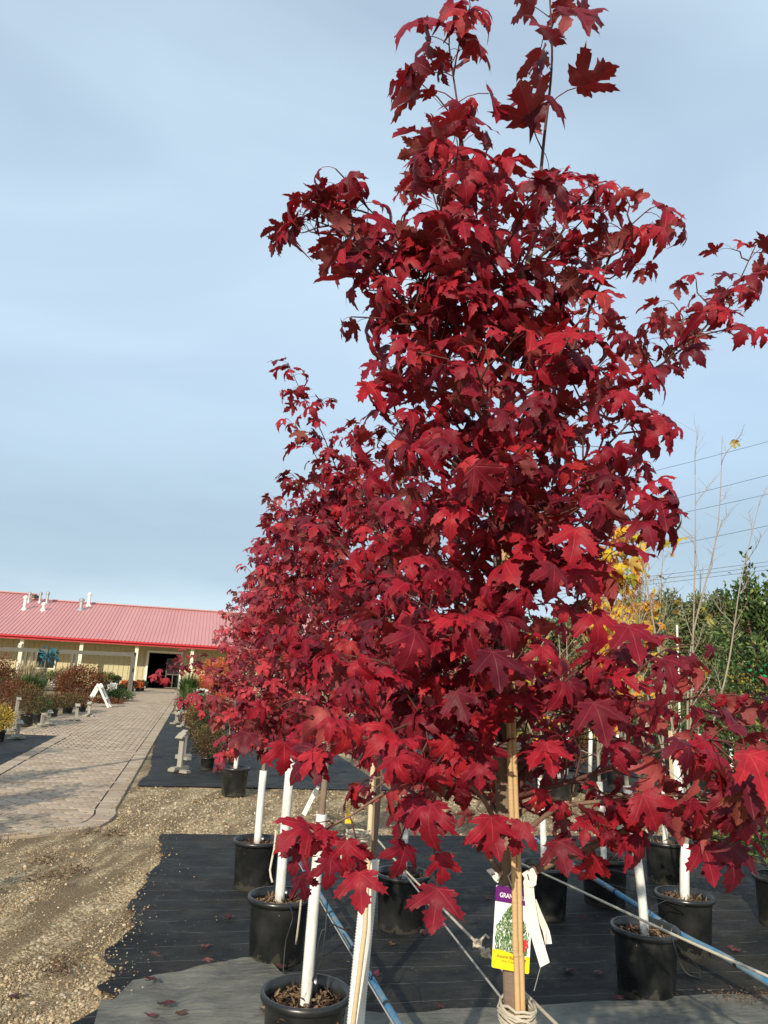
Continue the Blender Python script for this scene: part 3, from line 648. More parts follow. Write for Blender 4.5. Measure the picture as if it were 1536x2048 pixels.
def pot_part(parent, x, y, r, hgt, z=0, soil=True, n=28, me={}):
    key = (round(r, 3), round(hgt, 3), n)
    if key not in me:
        mb = MB(); mb.lathe(pot_prof(r, hgt), n, capb=True); me[key] = mb.mesh('pot', M['pot'], True)
        mb = MB(); mb.lathe([(r * .90, hgt - .075), (r * .6, hgt - .068), (r * .3, hgt - .06), (.01, hgt - .055)], n, jit=.04); me[key + (1,)] = mb.mesh('soil', M['soil'], True)
    p = link('pot', me[key], parent, Matrix.Translation((x, y, z)) @ Matrix.Rotation((x * 7 + y * 3) % 6.28, 4, 'Z'))
    if soil: link('soil', me[key + (1,)], p, Matrix.Translation((x, y, z)))
    return p
def bush(name, label, cat, c, r, n, L, Wd, mat, seed, pot=None, group=None, lump=.35, up=.35, stems=7):
    """c = ground point; r = radii; pot=(radius,height) or None"""
    x, y, z = c; ph = pot[1] if pot else 0
    e = empty(name, (x, y, z)); tag(e, label, cat, group)
    cc = (x, y, z + ph + r[2] * .92)
    quads_foliage('foliage', e, blob_pts(cc, r, n, seed, lump), L, Wd, mat, up, seed)
    g_ = random.Random(seed); mb = MB()
    for k in range(stems):
        a = 6.28 * k / stems + g_.random(); tip = Vector(cc) + Vector((math.cos(a) * r[0] * .6, math.sin(a) * r[1] * .6, r[2] * g_.uniform(.1, .7)))
        b = Vector((x + .03 * math.cos(a), y + .03 * math.sin(a), z + max(ph - .08, 0))); mb.tube([b, (b + tip) / 2 + Vector((0, 0, .05)), tip], [.012, .008, .003], 4)
    mb.build('stem', M['twig'], e)
    if pot: pot_part(e, x, y, pot[0], pot[1], z, n=18)
    return e
def grass_clump(name, label, c, rad, hgt, n, mat, seed, pot=None, group=None, wd=.012):
    x, y, z = c; e = empty(name, (x, y, z)); tag(e, label, 'grass', group); g_ = random.Random(seed); V = []; T = []; rr = []
    z0 = z + (pot[1] - .07 if pot else 0)
    for k in range(n):
        a = g_.random() * 6.283; l = g_.uniform(.55, 1.0); lean = g_.random() ** .7 * rad; b = Vector((x + .25 * rad * g_.gauss(0, .5), y + .25 * rad * g_.gauss(0, .5), z0)); d = Vector((math.cos(a), math.sin(a), 0)); s = Vector((-d.y, d.x, 0)) * wd
        P = [b + d * lean * (q ** 1.8) + Vector((0, 0, hgt * l * (q - .25 * q * q * lean / max(rad, .01)))) for q in (0, .4, .75, 1)]
        i0 = len(V); V += [P[0] - s, P[0] + s, P[1] - s, P[1] + s, P[2] - s * .7, P[2] + s * .7, P[3]]
        T += [(i0, i0 + 1, i0 + 3), (i0, i0 + 3, i0 + 2), (i0 + 2, i0 + 3, i0 + 5), (i0 + 2, i0 + 5, i0 + 4), (i0 + 4, i0 + 5, i0 + 6)]; rr += [g_.random()] * 7
    o = link('blade', np_mesh('blade', np.array([v[:] for v in V]), T, mat, None, rr, False), e); o['kind'] = 'stuff'
    if pot: pot_part(e, x, y, pot[0], pot[1], z, n=18)
    return e
def gp(px, py):
    q = ground(px, py); return (q.x, q.y, 0.0)
G1 = 'potted shrubs along the paved path'
bush('mounded_shrub', 'large rounded rust-brown mounded shrub left of the paved path', 'shrub', gp(155, 1402), (1.05, .95, .74), 6200, .075, .04, RUST, 1)
grass_clump('ornamental_grass', 'bright green ornamental grass clump beside rust-brown mounded shrub', gp(48, 1412), 1.0, 1.25, 1300, GREEN, 2, wd=.014)
bush('evergreen_shrub', 'dark green shrub left of the bright green grass clump', 'shrub', gp(-8, 1395), (.8, .8, .62), 2600, .09, .05, DKGREEN, 3)
bush('brown_shrub', 'brown twiggy shrub in black pot behind the lone white sign stake', 'shrub', gp(52, 1452), (.42, .42, .38), 2400, .045, .022, OLIVE, 4, (.17, .28))
bush('brown_shrub', 'reddish brown twiggy shrub with bare stems at end of pot row', 'shrub', gp(14, 1440), (.55, .5, .42), 2400, .05, .024, RUST, 5, (.16, .26))
bush('gold_shrub', 'small golden leaved shrub in pot beside verge fabric', 'shrub', gp(-6, 1484), (.28, .28, .25), 1300, .045, .025, YELLOWS, 6, (.14, .22))
bush('brown_shrub', 'olive brown shrub in black pot beside paired grey sign stakes', 'shrub', gp(104, 1432), (.44, .42, .22), 2000, .05, .024, OLIVE, 7, (.16, .2))
bush('green_shrub', 'low green shrub in pot between brown shrubs', 'shrub', gp(75, 1446), (.32, .3, .24), 1500, .045, .024, GREEN, 8, (.14, .22))
bush('brown_shrub', 'tan and olive shrub in pot beside single white sign stake', 'shrub', gp(134, 1428), (.46, .45, .22), 2000, .05, .024, OLIVE, 9, (.16, .2))
bush('brown_shrub', 'dark russet shrub in pot behind the white folding frame', 'shrub', gp(163, 1424), (.34, .34, .18), 1500, .05, .024, RUST, 10, (.14, .18))
bush('green_shrub', 'low spreading green plant by path edge near grey timber post', 'shrub', gp(235, 1402), (.62, .7, .24), 2200, .07, .035, GREEN, 11)
bush('rust_groundcover', 'orange-brown low plants behind the white folding frame', 'shrub', gp(208, 1407), (.8, .5, .10), 1500, .07, .035, RUST, 12)
bush('leafy_shrub', 'tall leafy reddish shrub rising to eave height past the evergreen shrub', 'shrub', gp(-28, 1420), (.75, .7, .95), 2600, .075, .04, RUST, 13)
grass_clump('feather_grass', 'tall tan feathery grass in front of the cream wall', gp(50, 1392), .9, 1.75, 420, TAN, 14, wd=.022)
grass_clump('feather_grass', 'pale tan grass beside the dark window', gp(128, 1390), .8, 1.6, 320, TAN, 15, wd=.02)
# display tables with plants
def table(x0, x1, y, z, label):
    e = empty('display_table', ((x0 + x1) / 2, y, 0)); tag(e, label, 'table', 'display tables before the building')
    for k in range(5): MB().box(((x0 + x1) / 2, y - .4 + .2 * k, z - .02), (x1 - x0, .17, .04)).build('plank', M['signwood'], e)
    MB().box(((x0 + x1) / 2, y - .52, z - .05), (x1 - x0 + .04, .03, .13)).build('apron', M['signwood'], e)
    for xx in (x0 + .1, x1 - .1):
        for yy in (y - .42, y + .42): MB().box((xx, yy, (z - .045) / 2), (.09, .09, z - .05)).build('leg', M['greywood'], e)
q0, q1 = atY(70, 1363, 41), atY(126, 1365, 41); table(q0.x, q1.x, 41.5, q0.z, 'pale timber display table before the dark window')
q2, q3 = atY(193, 1368, 39), atY(236, 1370, 39); table(q2.x, q3.x, 39.5, q2.z, 'pale timber display table beside the grey timber post')
tp = random.Random(77)
for (a, b, yy, zz, nn, wh) in ((q0, q1, 41.5, q0.z, 7, 'table before the dark window'), (q2, q3, 39.5, q2.z, 6, 'table beside the grey timber post')):
    for k in range(nn):
        x = a.x + (b.x - a.x) * (k + .5) / nn
        bush('potted_plant', 'small leafy plant in black pot on display ' + wh, 'plant', (x, yy + tp.uniform(-.25, .25), zz), (.17, .17, tp.uniform(.13, .26)), 420, .06, .035, (GREEN, DKGREEN, LIME, GREEN)[k % 4], 100 + k + nn * 10, (.10, .15), 'plants on the ' + wh, stems=4)
# pots with white flowers in front of the tables
for k, (px, py) in enumerate(((70, 1372), (84, 1376), (112, 1372), (205, 1380), (222, 1384), (240, 1388), (226, 1376))):
    x, y, z = gp(px, py); y = min(y, 38.5) if px > 150 else min(y, 40.3); q = ground(px, py)
    bush('flowering_plant', ('white flowering bedding plant in pot before the display tables', 'dark green bedding plant in pot before the display tables')[k % 2], 'plant', (q.x * y / q.y, y, 0), (.20, .2, .2), 300, .07, .06, WHITEF if k % 2 == 0 else DKGREEN, 200 + k, (.12, .18), ('white bedding plants before the display tables', 'green bedding plants before the display tables')[k % 2], stems=4)
# grey timber frame
fe = empty('garden_pergola', gp(256, 1388)); tag(fe, 'long grey weathered timber beam frame on posts before the building', 'frame')
FY = gp(256, 1388)[1]
ba, bb = atY(-120, 1292.5, FY), atY(268, 1309, FY)
MB().bar(ba, bb, .10, .15).build('beam', M['greywood'], fe)
MB().bar(ba + Vector((0, 1.4, 0)), bb + Vector((0, 1.4, 0)), .10, .20).build('beam', M['greywood'], fe)
for f_ in (0.999, .68, .44, .12):
    for dy in (0, 1.4):
        p = ba.lerp(bb, f_) + Vector((-.05, dy, 0)); MB().box((p.x, p.y, (p.z - .1) / 2), (.11, .11, p.z - .1)).build('post', M['greywood'], fe)
MB().bar((bb.x - .05, FY + .06, bb.z + .06), (bb.x - .05, FY + 1.34, bb.z + .06), .09, .12).build('cross_beam', M['greywood'], fe)
# teal metal garden tree
q = atY(97, 1302, 36.5); te = empty('metal_tree_ornament', (q.x, 36.5, 0)); tag(te, 'teal painted metal leaf tree ornament on a dark pole', 'ornament')
M['teal'] = simple('teal_metal', (.012, .13, .16), .35, .5, .4, 9, .4)
mb = MB(); mb.tube([(q.x, 36.5, 0), (q.x, 36.5, q.z + .1)], .025, 8); mb.build('pole', M['drip'], te); gl = random.Random(5)
for k in range(26):
    a = gl.random() * 6.28; el = gl.uniform(-.7, 1.0); r_ = gl.uniform(.15, .42); d = Vector((math.cos(a) * math.cos(el), math.sin(a) * math.cos(el), math.sin(el))); c = Vector((q.x, 36.5, q.z - .25)) + d * r_
    s = d.cross(Vector((gl.gauss(0, 1), gl.gauss(0, 1), gl.gauss(0, 1)))).normalized(); nn = d.cross(s); l = gl.uniform(.16, .28)
    m_ = MB(); m_.add([c, c + d * l * .4 + s * .09 + nn * .03, c + d * l, c + d * l * .4 - s * .09 + nn * .03, c - nn * .01, c + d * l * .4 + s * .08, c + d * l * .98 - nn * .01, c + d * l * .4 - s * .08], [(0, 1, 2, 3), (7, 6, 5, 4), (0, 4, 5, 1), (1, 5, 6, 2), (2, 6, 7, 3), (3, 7, 4, 0)])
    m_.tube([(q.x, 36.5, q.z - .25), c], .008, 4); m_.build('metal_leaf', M['teal'], te)
# small sign stakes on cross feet
def sign_stake(label, px, py, hgt, tilt=R(38), face=-.6, grp='wooden sign stakes beside the path', w=1.0, mat='signwood'):
    x, y, z = gp(px, py); z = .012; hgt *= .88; w *= .85; e = empty('sign_stake', (x, y, z), face); tag(e, label, 'sign', grp); rm = Matrix.Rotation(face, 3, 'Z'); mw = Matrix.Translation((x, y, z)) @ Matrix.Rotation(face, 4, 'Z')
    def P(nm, mb, m): o = link(nm, mb.mesh(nm, M[m]), e, mw); return o
    P('foot', MB().box((0, 0, .022), (.40 * w, .10, .044)), mat); P('foot', MB().box((0, 0, .0661), (.10, .34 * w, .044)), mat)
    P('post', MB().box((0, 0, .088 + (hgt - .09) / 2), (.09 * w, .04, hgt - .09)), mat)
    P('sign_plate', MB().box((0, -.05, hgt + .02), (.15 * w, .13 * w, .016), (tilt, 0, 0)), 'signwood'); return e
sign_stake('white wooden sign stake standing alone on the verge fabric', 33, 1479, .36, face=.7)
sign_stake('thin grey sign stake behind a broad twin beside brown shrubs', 82, 1455, .32, face=.6, w=.8)
sign_stake('broad grey sign stake next to a thinner twin beside brown shrubs', 95, 1452, .36, face=.6)
sign_stake('white sign stake between the paired stakes and the folding frame', 151, 1443, .46, face=.2)
sign_stake('grey sign stake standing in front of the white folding frame', 177, 1434, .42, face=-.3)
sign_stake('pale sign stake with tilted plate on black fabric right of path', 358, 1546, .62, face=-.7, w=1.15)
sign_stake('weathered sign stake just behind the tall one right of path', 366, 1520, .52, face=-.9, w=1.0)
sign_stake('small white sign stake at far corner of the right-hand fabric', 366, 1455, .42, face=-.2)
sign_stake('short white sign stake among white flowers right of path', 352, 1449, .30, face=.2)
x, y, z = gp(28, 1425); 
sign_stake('white plate sign held up among brown shrub stems', 27, 1462, .78, face=.5, w=.8)
# white folding A-frame
c0 = Vector(gp(200, 1415)); ae = empty('folding_frame', c0); tag(ae, 'white wooden A-frame stand leaning open beside the path', 'stand')
def afr(dx):
    top = c0 + Vector((-.12, .05, .80)); a = c0 + Vector((-.45 + dx * .0, -.15 + .0, .02)); b = c0 + Vector((.32, .1, .02)); return top, a, b
for dy in (-.28, .28):
    top, a, b = afr(0); o_ = Vector((.06 * dy, dy, 0)); MB().bar(top + o_ + Vector((0, 0, .02)), a + o_, .07, .05, (0, 1, 0)).build('leg', M['whitewood'], ae); MB().bar(top + o_, b + o_, .07, .05, (0, 1, 0)).build('leg', M['whitewood'], ae)
top, a, b = afr(0)
for (s, t_) in ((a, .12), (a, .55), (b, .12), (b, .6)):
    p = top.lerp(s, t_); MB().bar(p + Vector((0, -.25, 0)), p + Vector((0, .25, 0)), .16, .025).build('rail', M['whitewood'], ae)
# right of the path, beyond the gravel
bush('brown_shrub', 'rounded olive and rust shrub in black pot behind the right-hand sign', 'shrub', gp(413, 1540), (.31, .31, .27), 2600, .035, .017, OLIVE, 21, (.12, .21))
bush('green_shrub', 'green and brown shrub in pot right of the path behind rounded shrub', 'shrub', gp(405, 1492), (.42, .42, .40), 2600, .05, .025, OLIVE, 22, (.16, .24))
bush('rust_shrub', 'low rust brown shrub at the fabric corner right of path', 'shrub', gp(388, 1478), (.34, .34, .28), 1800, .045, .022, RUST, 26, (.14, .22))
bush('green_shrub', 'fresh green shrub between grass clump and rust shrub right of path', 'shrub', gp(378, 1445), (.45, .45, .40), 1900, .06, .03, GREEN, 27, (.16, .24))
bush('green_shrub', 'dark green bushy plant behind the rounded olive shrub', 'shrub', gp(425, 1500), (.35, .35, .32), 2000, .05, .025, DKGREEN, 23, (.16, .24))
grass_clump('ornamental_grass', 'tall green grass clump right of path before the doorway', gp(374, 1412), .75, 1.55, 800, GREEN, 24, wd=.014)
grass_clump('lime_grass', 'yellow-green grass clump behind the brown potted shrubs', gp(392, 1452), .5, .85, 700, LIME, 25, wd=.01)
for k, (px, py, hh) in enumerate(((402, 1420, .3), (386, 1432, .25), (412, 1436, .3), (372, 1440, .2))):
    bush('white_flowers', ('white flowering plant in pot right of path before the building', 'dark green plant among white flowers right of path')[k == 2], 'plant', gp(px, py), (.32, .32, hh), 600, .08, .06, WHITEF if k != 2 else DKGREEN, 30 + k, (.14, .2), None if k == 2 else 'white flowering plants right of the path', stems=4)
ot = bush('orange_shrub', 'vivid orange-red shrub glowing beside the building doorway', 'shrub', gp(428, 1410), (.95, .9, 1.05), 4200, .085, .05, ORANGE, 41)
bush('rust_shrub', 'rust coloured shrub under the vivid orange shrub', 'shrub', gp(400, 1400), (.6, .6, .5), 1800, .08, .04, RUST, 42)
for k in range(4):
    q = gp((250, 262, 275, 283)[k], (1383, 1384, 1383, 1382)[k]); bush('mum_pot', ('orange mum in pot against the cream wall by the door', 'rust red mum in pot between orange mums by the door', 'orange mum in pot against the cream wall by the door', 'dark green plant in pot next to the white door frame')[k], 'plant', (q[0], min(q[1], 48.2), 0), (.3, .3, .2), 500, .08, .06, (ORANGE, RUST, ORANGE, DKGREEN)[k], 60 + k, (.15, .2), 'orange mums by the door' if k in (0, 2) else None, stems=4)
# ================================================================== MAPLES
HALF = [(0, 0), (.07, -.06), (.19, -.075), (.25, -.02), (.36, -.03), (.39, .03), (.49, .05), (.42, .12), (.30, .155), (.42, .19), (.45, .26), (.56, .29), (.55, .36), (.66, .42), (.62, .48), (.69, .60), (.56, .545), (.51, .60), (.45, .52), (.38, .53), (.29, .44), (.155, .375),
        (.14, .47), (.22, .55), (.29, .59), (.22, .635), (.235, .70), (.27, .755), (.17, .765), (.155, .84), (.085, .86), (.055, .93), (0, 1.0)]
def leaf_shape(rg, slim=1.0):
    """five-lobed toothed blade, veins as creases; returns 2-D verts and triangles"""
    def side(sgn):
        k = rg.uniform(.92, 1.08); out = []
        for i, (x, y) in enumerate(HALF):
            j = 0 if i in (0, len(HALF) - 1) else .020
            out.append((sgn * (x * slim * k + rg.uniform(-j, j)), y + rg.uniform(-j, j)))
        return out
    r, l = side(1), side(-1); out = r + l[-2:0:-1]
    inner = [(0, .22), (0, .42), (0, .62), (0, .80), (.20 * slim, .20), (.36 * slim, .35), (.50 * slim, .47), (-.20 * slim, .20), (-.36 * slim, .35), (-.50 * slim, .47), (.2 * slim, .02), (-.2 * slim, .02), (.07 * slim, .30), (-.07 * slim, .30)]
    n = len(out); verts = [Vector(p) for p in out + inner]
    edges = [(i, (i + 1) % n) for i in range(n)] + [(0, n), (n, n + 1), (n + 1, n + 2), (n + 2, n + 3), (0, n + 4), (n + 4, n + 5), (n + 5, n + 6), (0, n + 7), (n + 7, n + 8), (n + 8, n + 9)]
    v, e, f, *_ = delaunay_2d_cdt(verts, edges, [], 1, 1e-5)
    # keep the triangles inside the outline
    def inside(p):
        c = False; j = n - 1
        for i in range(n):
            xi, yi = out[i]; xj, yj = out[j]
            if (yi > p[1]) != (yj > p[1]) and p[0] < (xj - xi) * (p[1] - yi) / (yj - yi + 1e-12) + xi: c = not c
            j = i
        return c
    tr = []
    for q in f:
        m = ((v[q[0]].x + v[q[1]].x + v[q[2]].x) / 3, (v[q[0]].y + v[q[1]].y + v[q[2]].y) / 3)
        if inside(m):
            a, b, c = (v[i] for i in q); cr_ = (b.x - a.x) * (c.y - a.y) - (b.y - a.y) * (c.x - a.x); tr.append(tuple(q) if cr_ > 0 else (q[0], q[2], q[1]))
    return [(p.x, p.y) for p in v], tr
def leaf_arrays(seed, droop, fold, curl, twist, pet=.55, slim=1.0):
    """local frame: petiole leaves the twig along +Y, blade hangs by 'droop'; blade length 1"""
    rg = random.Random(seed); P2, tr = leaf_shape(rg, slim)
    V = []; UV = []
    side_c = rg.uniform(.6, 1.4)
    for (x, y) in P2:
        ax = abs(x); rr = math.hypot(x, y - .25)
        z = fold * ax * (1 - .35 * ax) - curl * rr * rr * (1.0 if x > 0 else side_c) + .045 * math.sin(9 * x + seed) * math.sin(8 * y + 2 * seed) + .02 * math.sin(17 * x + 3 * seed)
        xx = x; yy = y
        # bend the long axis downwards towards the tip
        b = curl * 1.3; ang = b * y; yy = math.sin(ang) / b if abs(b) > 1e-3 else y; zz = -(1 - math.cos(ang)) / b if abs(b) > 1e-3 else 0
        V.append(Vector((xx, yy + z * math.sin(-ang) * -1 * .6, zz + z))); UV.append((x, y))
    tw = Matrix.Rotation(twist, 3, 'Y'); rx = Matrix.Rotation(-droop, 3, 'X')
    pts = [Vector((0, pet * q, pet * (.55 * q - .62 * q * q))) for q in (0, .35, .7, 1)]
    tip = pts[-1]; V = [rx @ (tw @ v) + tip for v in V]
    nb = len(V); mi = [0] * len(tr)
    V2 = []; T2 = []
    for i, p in enumerate(pts):
        for k in range(3):
            a = 2.094 * k; r_ = .013 if i else .018; V2.append(p + Vector((math.cos(a) * r_, 0, math.sin(a) * r_)))
    for i in range(3):
        for k in range(3):
            a, b, c, d = i * 3 + k, i * 3 + (k + 1) % 3, (i + 1) * 3 + (k + 1) % 3, (i + 1) * 3 + k; T2 += [(a, c, b), (a, d, c)]
    V += V2; UV += [(.9, .9)] * len(V2); tr = list(tr) + [(a + nb, b + nb, c + nb) for a, b, c in T2]; mi += [1] * len(T2)
    return np.array([v[:] for v in V]), np.array(tr), np.array(UV), np.array(mi)
LV = []; _r = random.Random(3)
for k in range(34):
    LV.append(leaf_arrays(k + 1, R(_r.choice((8, 25, 40, 52, 62, 70, 80))), _r.uniform(-.02, .5), _r.uniform(.12, .85), _r.uniform(-.5, .5), _r.uniform(.4, .85), _r.uniform(.82, 1.06)))
for k in range(5):                                   # shrivelled, rolled leaves
    LV.append(leaf_arrays(k + 60, R(_r.choice((30, 60, 80))), _r.uniform(.9, 1.5), _r.uniform(1.0, 1.7), _r.uniform(-.6, .6), .6, .8))
NHANG = 34
_leafmesh = {}
def leaf_mesh(i, mat):
    if (i, mat.name) not in _leafmesh:
        V, T, UV, mi = LV[i]; _leafmesh[(i, mat.name)] = np_mesh('leaf', V, T, [mat, M['petiole']], UV, None, True, mi)
    return _leafmesh[(i, mat.name)]
def place_leaves(parent, leaves, mat, limit=300):
    """leaves: list of (variant, 4x4 matrix); the ones that show largest become objects, the rest one joined part"""
    def score(m):
        p = m.translation; a = proj(p); s = m.to_scale().x
        if a[2] < .2 or not (-40 < a[0] < PW + 40 and -40 < a[1] < PH + 40): return -1
        return s / a[2] ** 1.5
    leaves = sorted(leaves, key=lambda q: -score(q[1]))
    inv = None
    for (i, m) in leaves[:limit]: link('leaf', leaf_mesh(i, mat), parent, m)
    rest = leaves[limit:]
    if rest:
        Vs, Ts, Us, Rs, Ms = [], [], [], [], []; nb = 0; g_ = random.Random(len(rest))
        for (i, m) in rest:
            V, T, UV, mi = LV[i]; A = np.array(m); Vs.append(V @ A[:3, :3].T + A[:3, 3]); Ts.append(T + nb); Us.append(UV); Rs.append(np.full(len(V), g_.random())); Ms.append(mi); nb += len(V)
        o = link('foliage', np_mesh('foliage', np.concatenate(Vs), np.concatenate(Ts), [mat, M['petiole']], np.concatenate(Us), np.concatenate(Rs), True, np.concatenate(Ms)), parent); o['kind'] = 'stuff'
SUNH = Vector((SUNV.x, SUNV.y, 0)).normalized()
def leaf_at(out, p, d, size, rg, bias=.55):
    """one leaf on its petiole leaving the twig at p in direction d"""
    h = Vector((d.x, d.y, 0)); h = (h.normalized() if h.length > .05 else Vector((rg.gauss(0, 1), rg.gauss(0, 1), 0)).normalized()) + SUNH * bias * rg.uniform(.2, 1.6) + Vector((rg.gauss(0, .3), rg.gauss(0, .3), 0))
    az = math.atan2(h.y, h.x) - math.pi / 2
    i = rg.randrange(NHANG) if rg.random() < .93 else NHANG + rg.randrange(len(LV) - NHANG)
    s = size * max(.45, min(1.4, rg.gauss(1, .22)))
    m = Matrix.Translation(p) @ Matrix.Rotation(az, 4, 'Z') @ Euler((rg.gauss(0, .25) + max(-.3, min(.5, d.z)) * .5, rg.gauss(0, .35), 0)).to_matrix().to_4x4() @ Matrix.Diagonal((s, s, s, 1))
    out.append((i, m))
def grow(parent, pts, r0, r1, size, rg, out, start=.2, node=.055, twigp=.55, twigl=.16, name='branch', mat=None, sub=True, bias=.55, droop=.0):
    P = smooth_path(pts, .03); n = len(P); rad = [r0 + (r1 - r0) * (i / (n - 1)) ** .8 for i in range(n)]
    mb = MB(); mb.tube(P, rad, 7 if r0 > .008 else 5)
    L = sum((P[i + 1] - P[i]).length for i in range(n - 1)); acc = 0; nxt = L * start; par = 0
    for i in range(n - 1):
        acc += (P[i + 1] - P[i]).length
        if acc < nxt: continue
        nxt += node * rg.uniform(.75, 1.3); par += 1; t_ = acc / L
        d = (P[i + 1] - P[i]).normalized(); a = d.cross(Vector((0, 0, 1)));
        if a.length < .05: a = Vector((1, 0, 0))
        a.normalize(); b = a.cross(d)
        ph = (par % 2) * 1.57 + rg.gauss(0, .3); s1 = a * math.cos(ph) + b * math.sin(ph)
        for s in (s1, -s1):
            dirv = (s + d * .55).normalized()
            if sub and rg.random() < twigp * (1 - .35 * t_):
                l = twigl * rg.uniform(.5, 1.3) * (1.1 - .45 * t_); q0 = P[i]; dv = (dirv + Vector((0, 0, .25 - droop))).normalized()
                tw = [q0 + dv * l * f + Vector((0, 0, .05 * l * f * f * 2 - droop * l * f * f * .5)) + Vector((rg.gauss(0, .006), rg.gauss(0, .006), rg.gauss(0, .004))) * (f > 0) for f in (0, .33, .66, 1)]
                mb.tube(tw, [.0026, .0022, .0018, .0014], 4, cap=False)
                k = max(1, int(l / .05))
                for j in range(k):
                    f = (j + 1) / k; pt = tw[0].lerp(tw[3], f); ss = s.cross(dv) if j % 2 else s
                    for sg in (1, -1): leaf_at(out, pt, (ss * sg + dv * .6).normalized(), size * (.75 + .3 * (1 - f)), rg, bias)
                leaf_at(out, tw[3], dv, size * .85, rg, bias)
            else: leaf_at(out, P[i], dirv, size, rg, bias)
    for k in range(3): leaf_at(out, P[-1], (P[-1] - P[-3]).normalized() + Vector((rg.gauss(0, .5), rg.gauss(0, .5), rg.gauss(0, .3))), size * .8, rg, bias)
    o = mb.build(name, mat or M['twig'], parent, True); return P
def chips(parent, x, y, r, z, n, seed):
    g_ = np.random.default_rng(seed); a = g_.random(n) * 6.28; rr = r * np.sqrt(g_.random(n)); P = np.stack([x + rr * np.cos(a), y + rr * np.sin(a), z + .012 + g_.normal(0, .006, n) + .02 * (1 - rr / r)], 1)
    q = [(Vector(p), Vector((math.cos(k), math.sin(k), .1))) for k, p in enumerate(P)]
    quads_foliage('mulch', parent, q, .045, .012, M['chip'], .05, seed)
def guard(parent, path, z0, z1, r, ribs=True, n=14):
    """corrugated plastic trunk guard following the trunk"""
    pts = []; rad = []; st = .0042 if ribs else .1; z = z0; zs = [p.z for p in path]; k = 0
    while z <= z1:
        i = max(j for j in range(len(path) - 1) if zs[j] <= z) if z > zs[0] else 0
        f = (z - zs[i]) / max(1e-6, zs[i + 1] - zs[i]); pts.append(path[i].lerp(path[i + 1], min(1, f))); rad.append(r * (1 if k % 2 == 0 else .90) if ribs else r); z += st; k += 1
    return MB().tube(pts, rad, n).build('trunk_guard', M['guard'], parent, True)

# ---------------------------------------------------------------- the near maple
T1Y = 1.60
rg = random.Random(21)
t1 = empty('maple_tree', (0.70, T1Y, 0)); tag(t1, 'tallest deep red maple, tied to a split bamboo cane and hung with a picture tag', 'tree')
def px3(l, Y): return [atY(a, b, Y + d) for a, b, d in l]
trunk = [Vector((.735, T1Y, .25)), Vector((.728, T1Y, .6))] + px3([(1030, 2040, 0), (1014, 1700, 0), (1004, 1480, 0), (1000, 1200, .0), (1000, 950, .0), (1018, 720, .02), (1050, 560, .02), (1074, 420, .02)], T1Y)
tp_ = smooth_path(trunk, .03); nT = len(tp_)
rad = [float(np.interp(p.z, [0, 1.1, 1.6, 2.3, 2.75, 3.0], [.030, .0225, .0185, .0125, .0085, .0055])) * (1 + .03 * math.sin(p.z * 37)) for p in tp_]
mb = MB(); mb.tube(tp_, rad, 14)
for (z, a) in ((1.17, 3.9), (1.62, 2.5), (1.9, 5.0)):      # pruning scars
    i = min(range(nT), key=lambda k: abs(tp_[k].z - z)); c = tp_[i] + Vector((math.cos(a), math.sin(a), 0)) * rad[i] * .8; mb.tube([c, c + Vector((math.cos(a), math.sin(a), .3)) * .014], [.013, .009], 8)
mb.build('trunk', M['bark'], t1, True)
pot_part(t1, .735, T1Y, .20, .36)
leaves = []
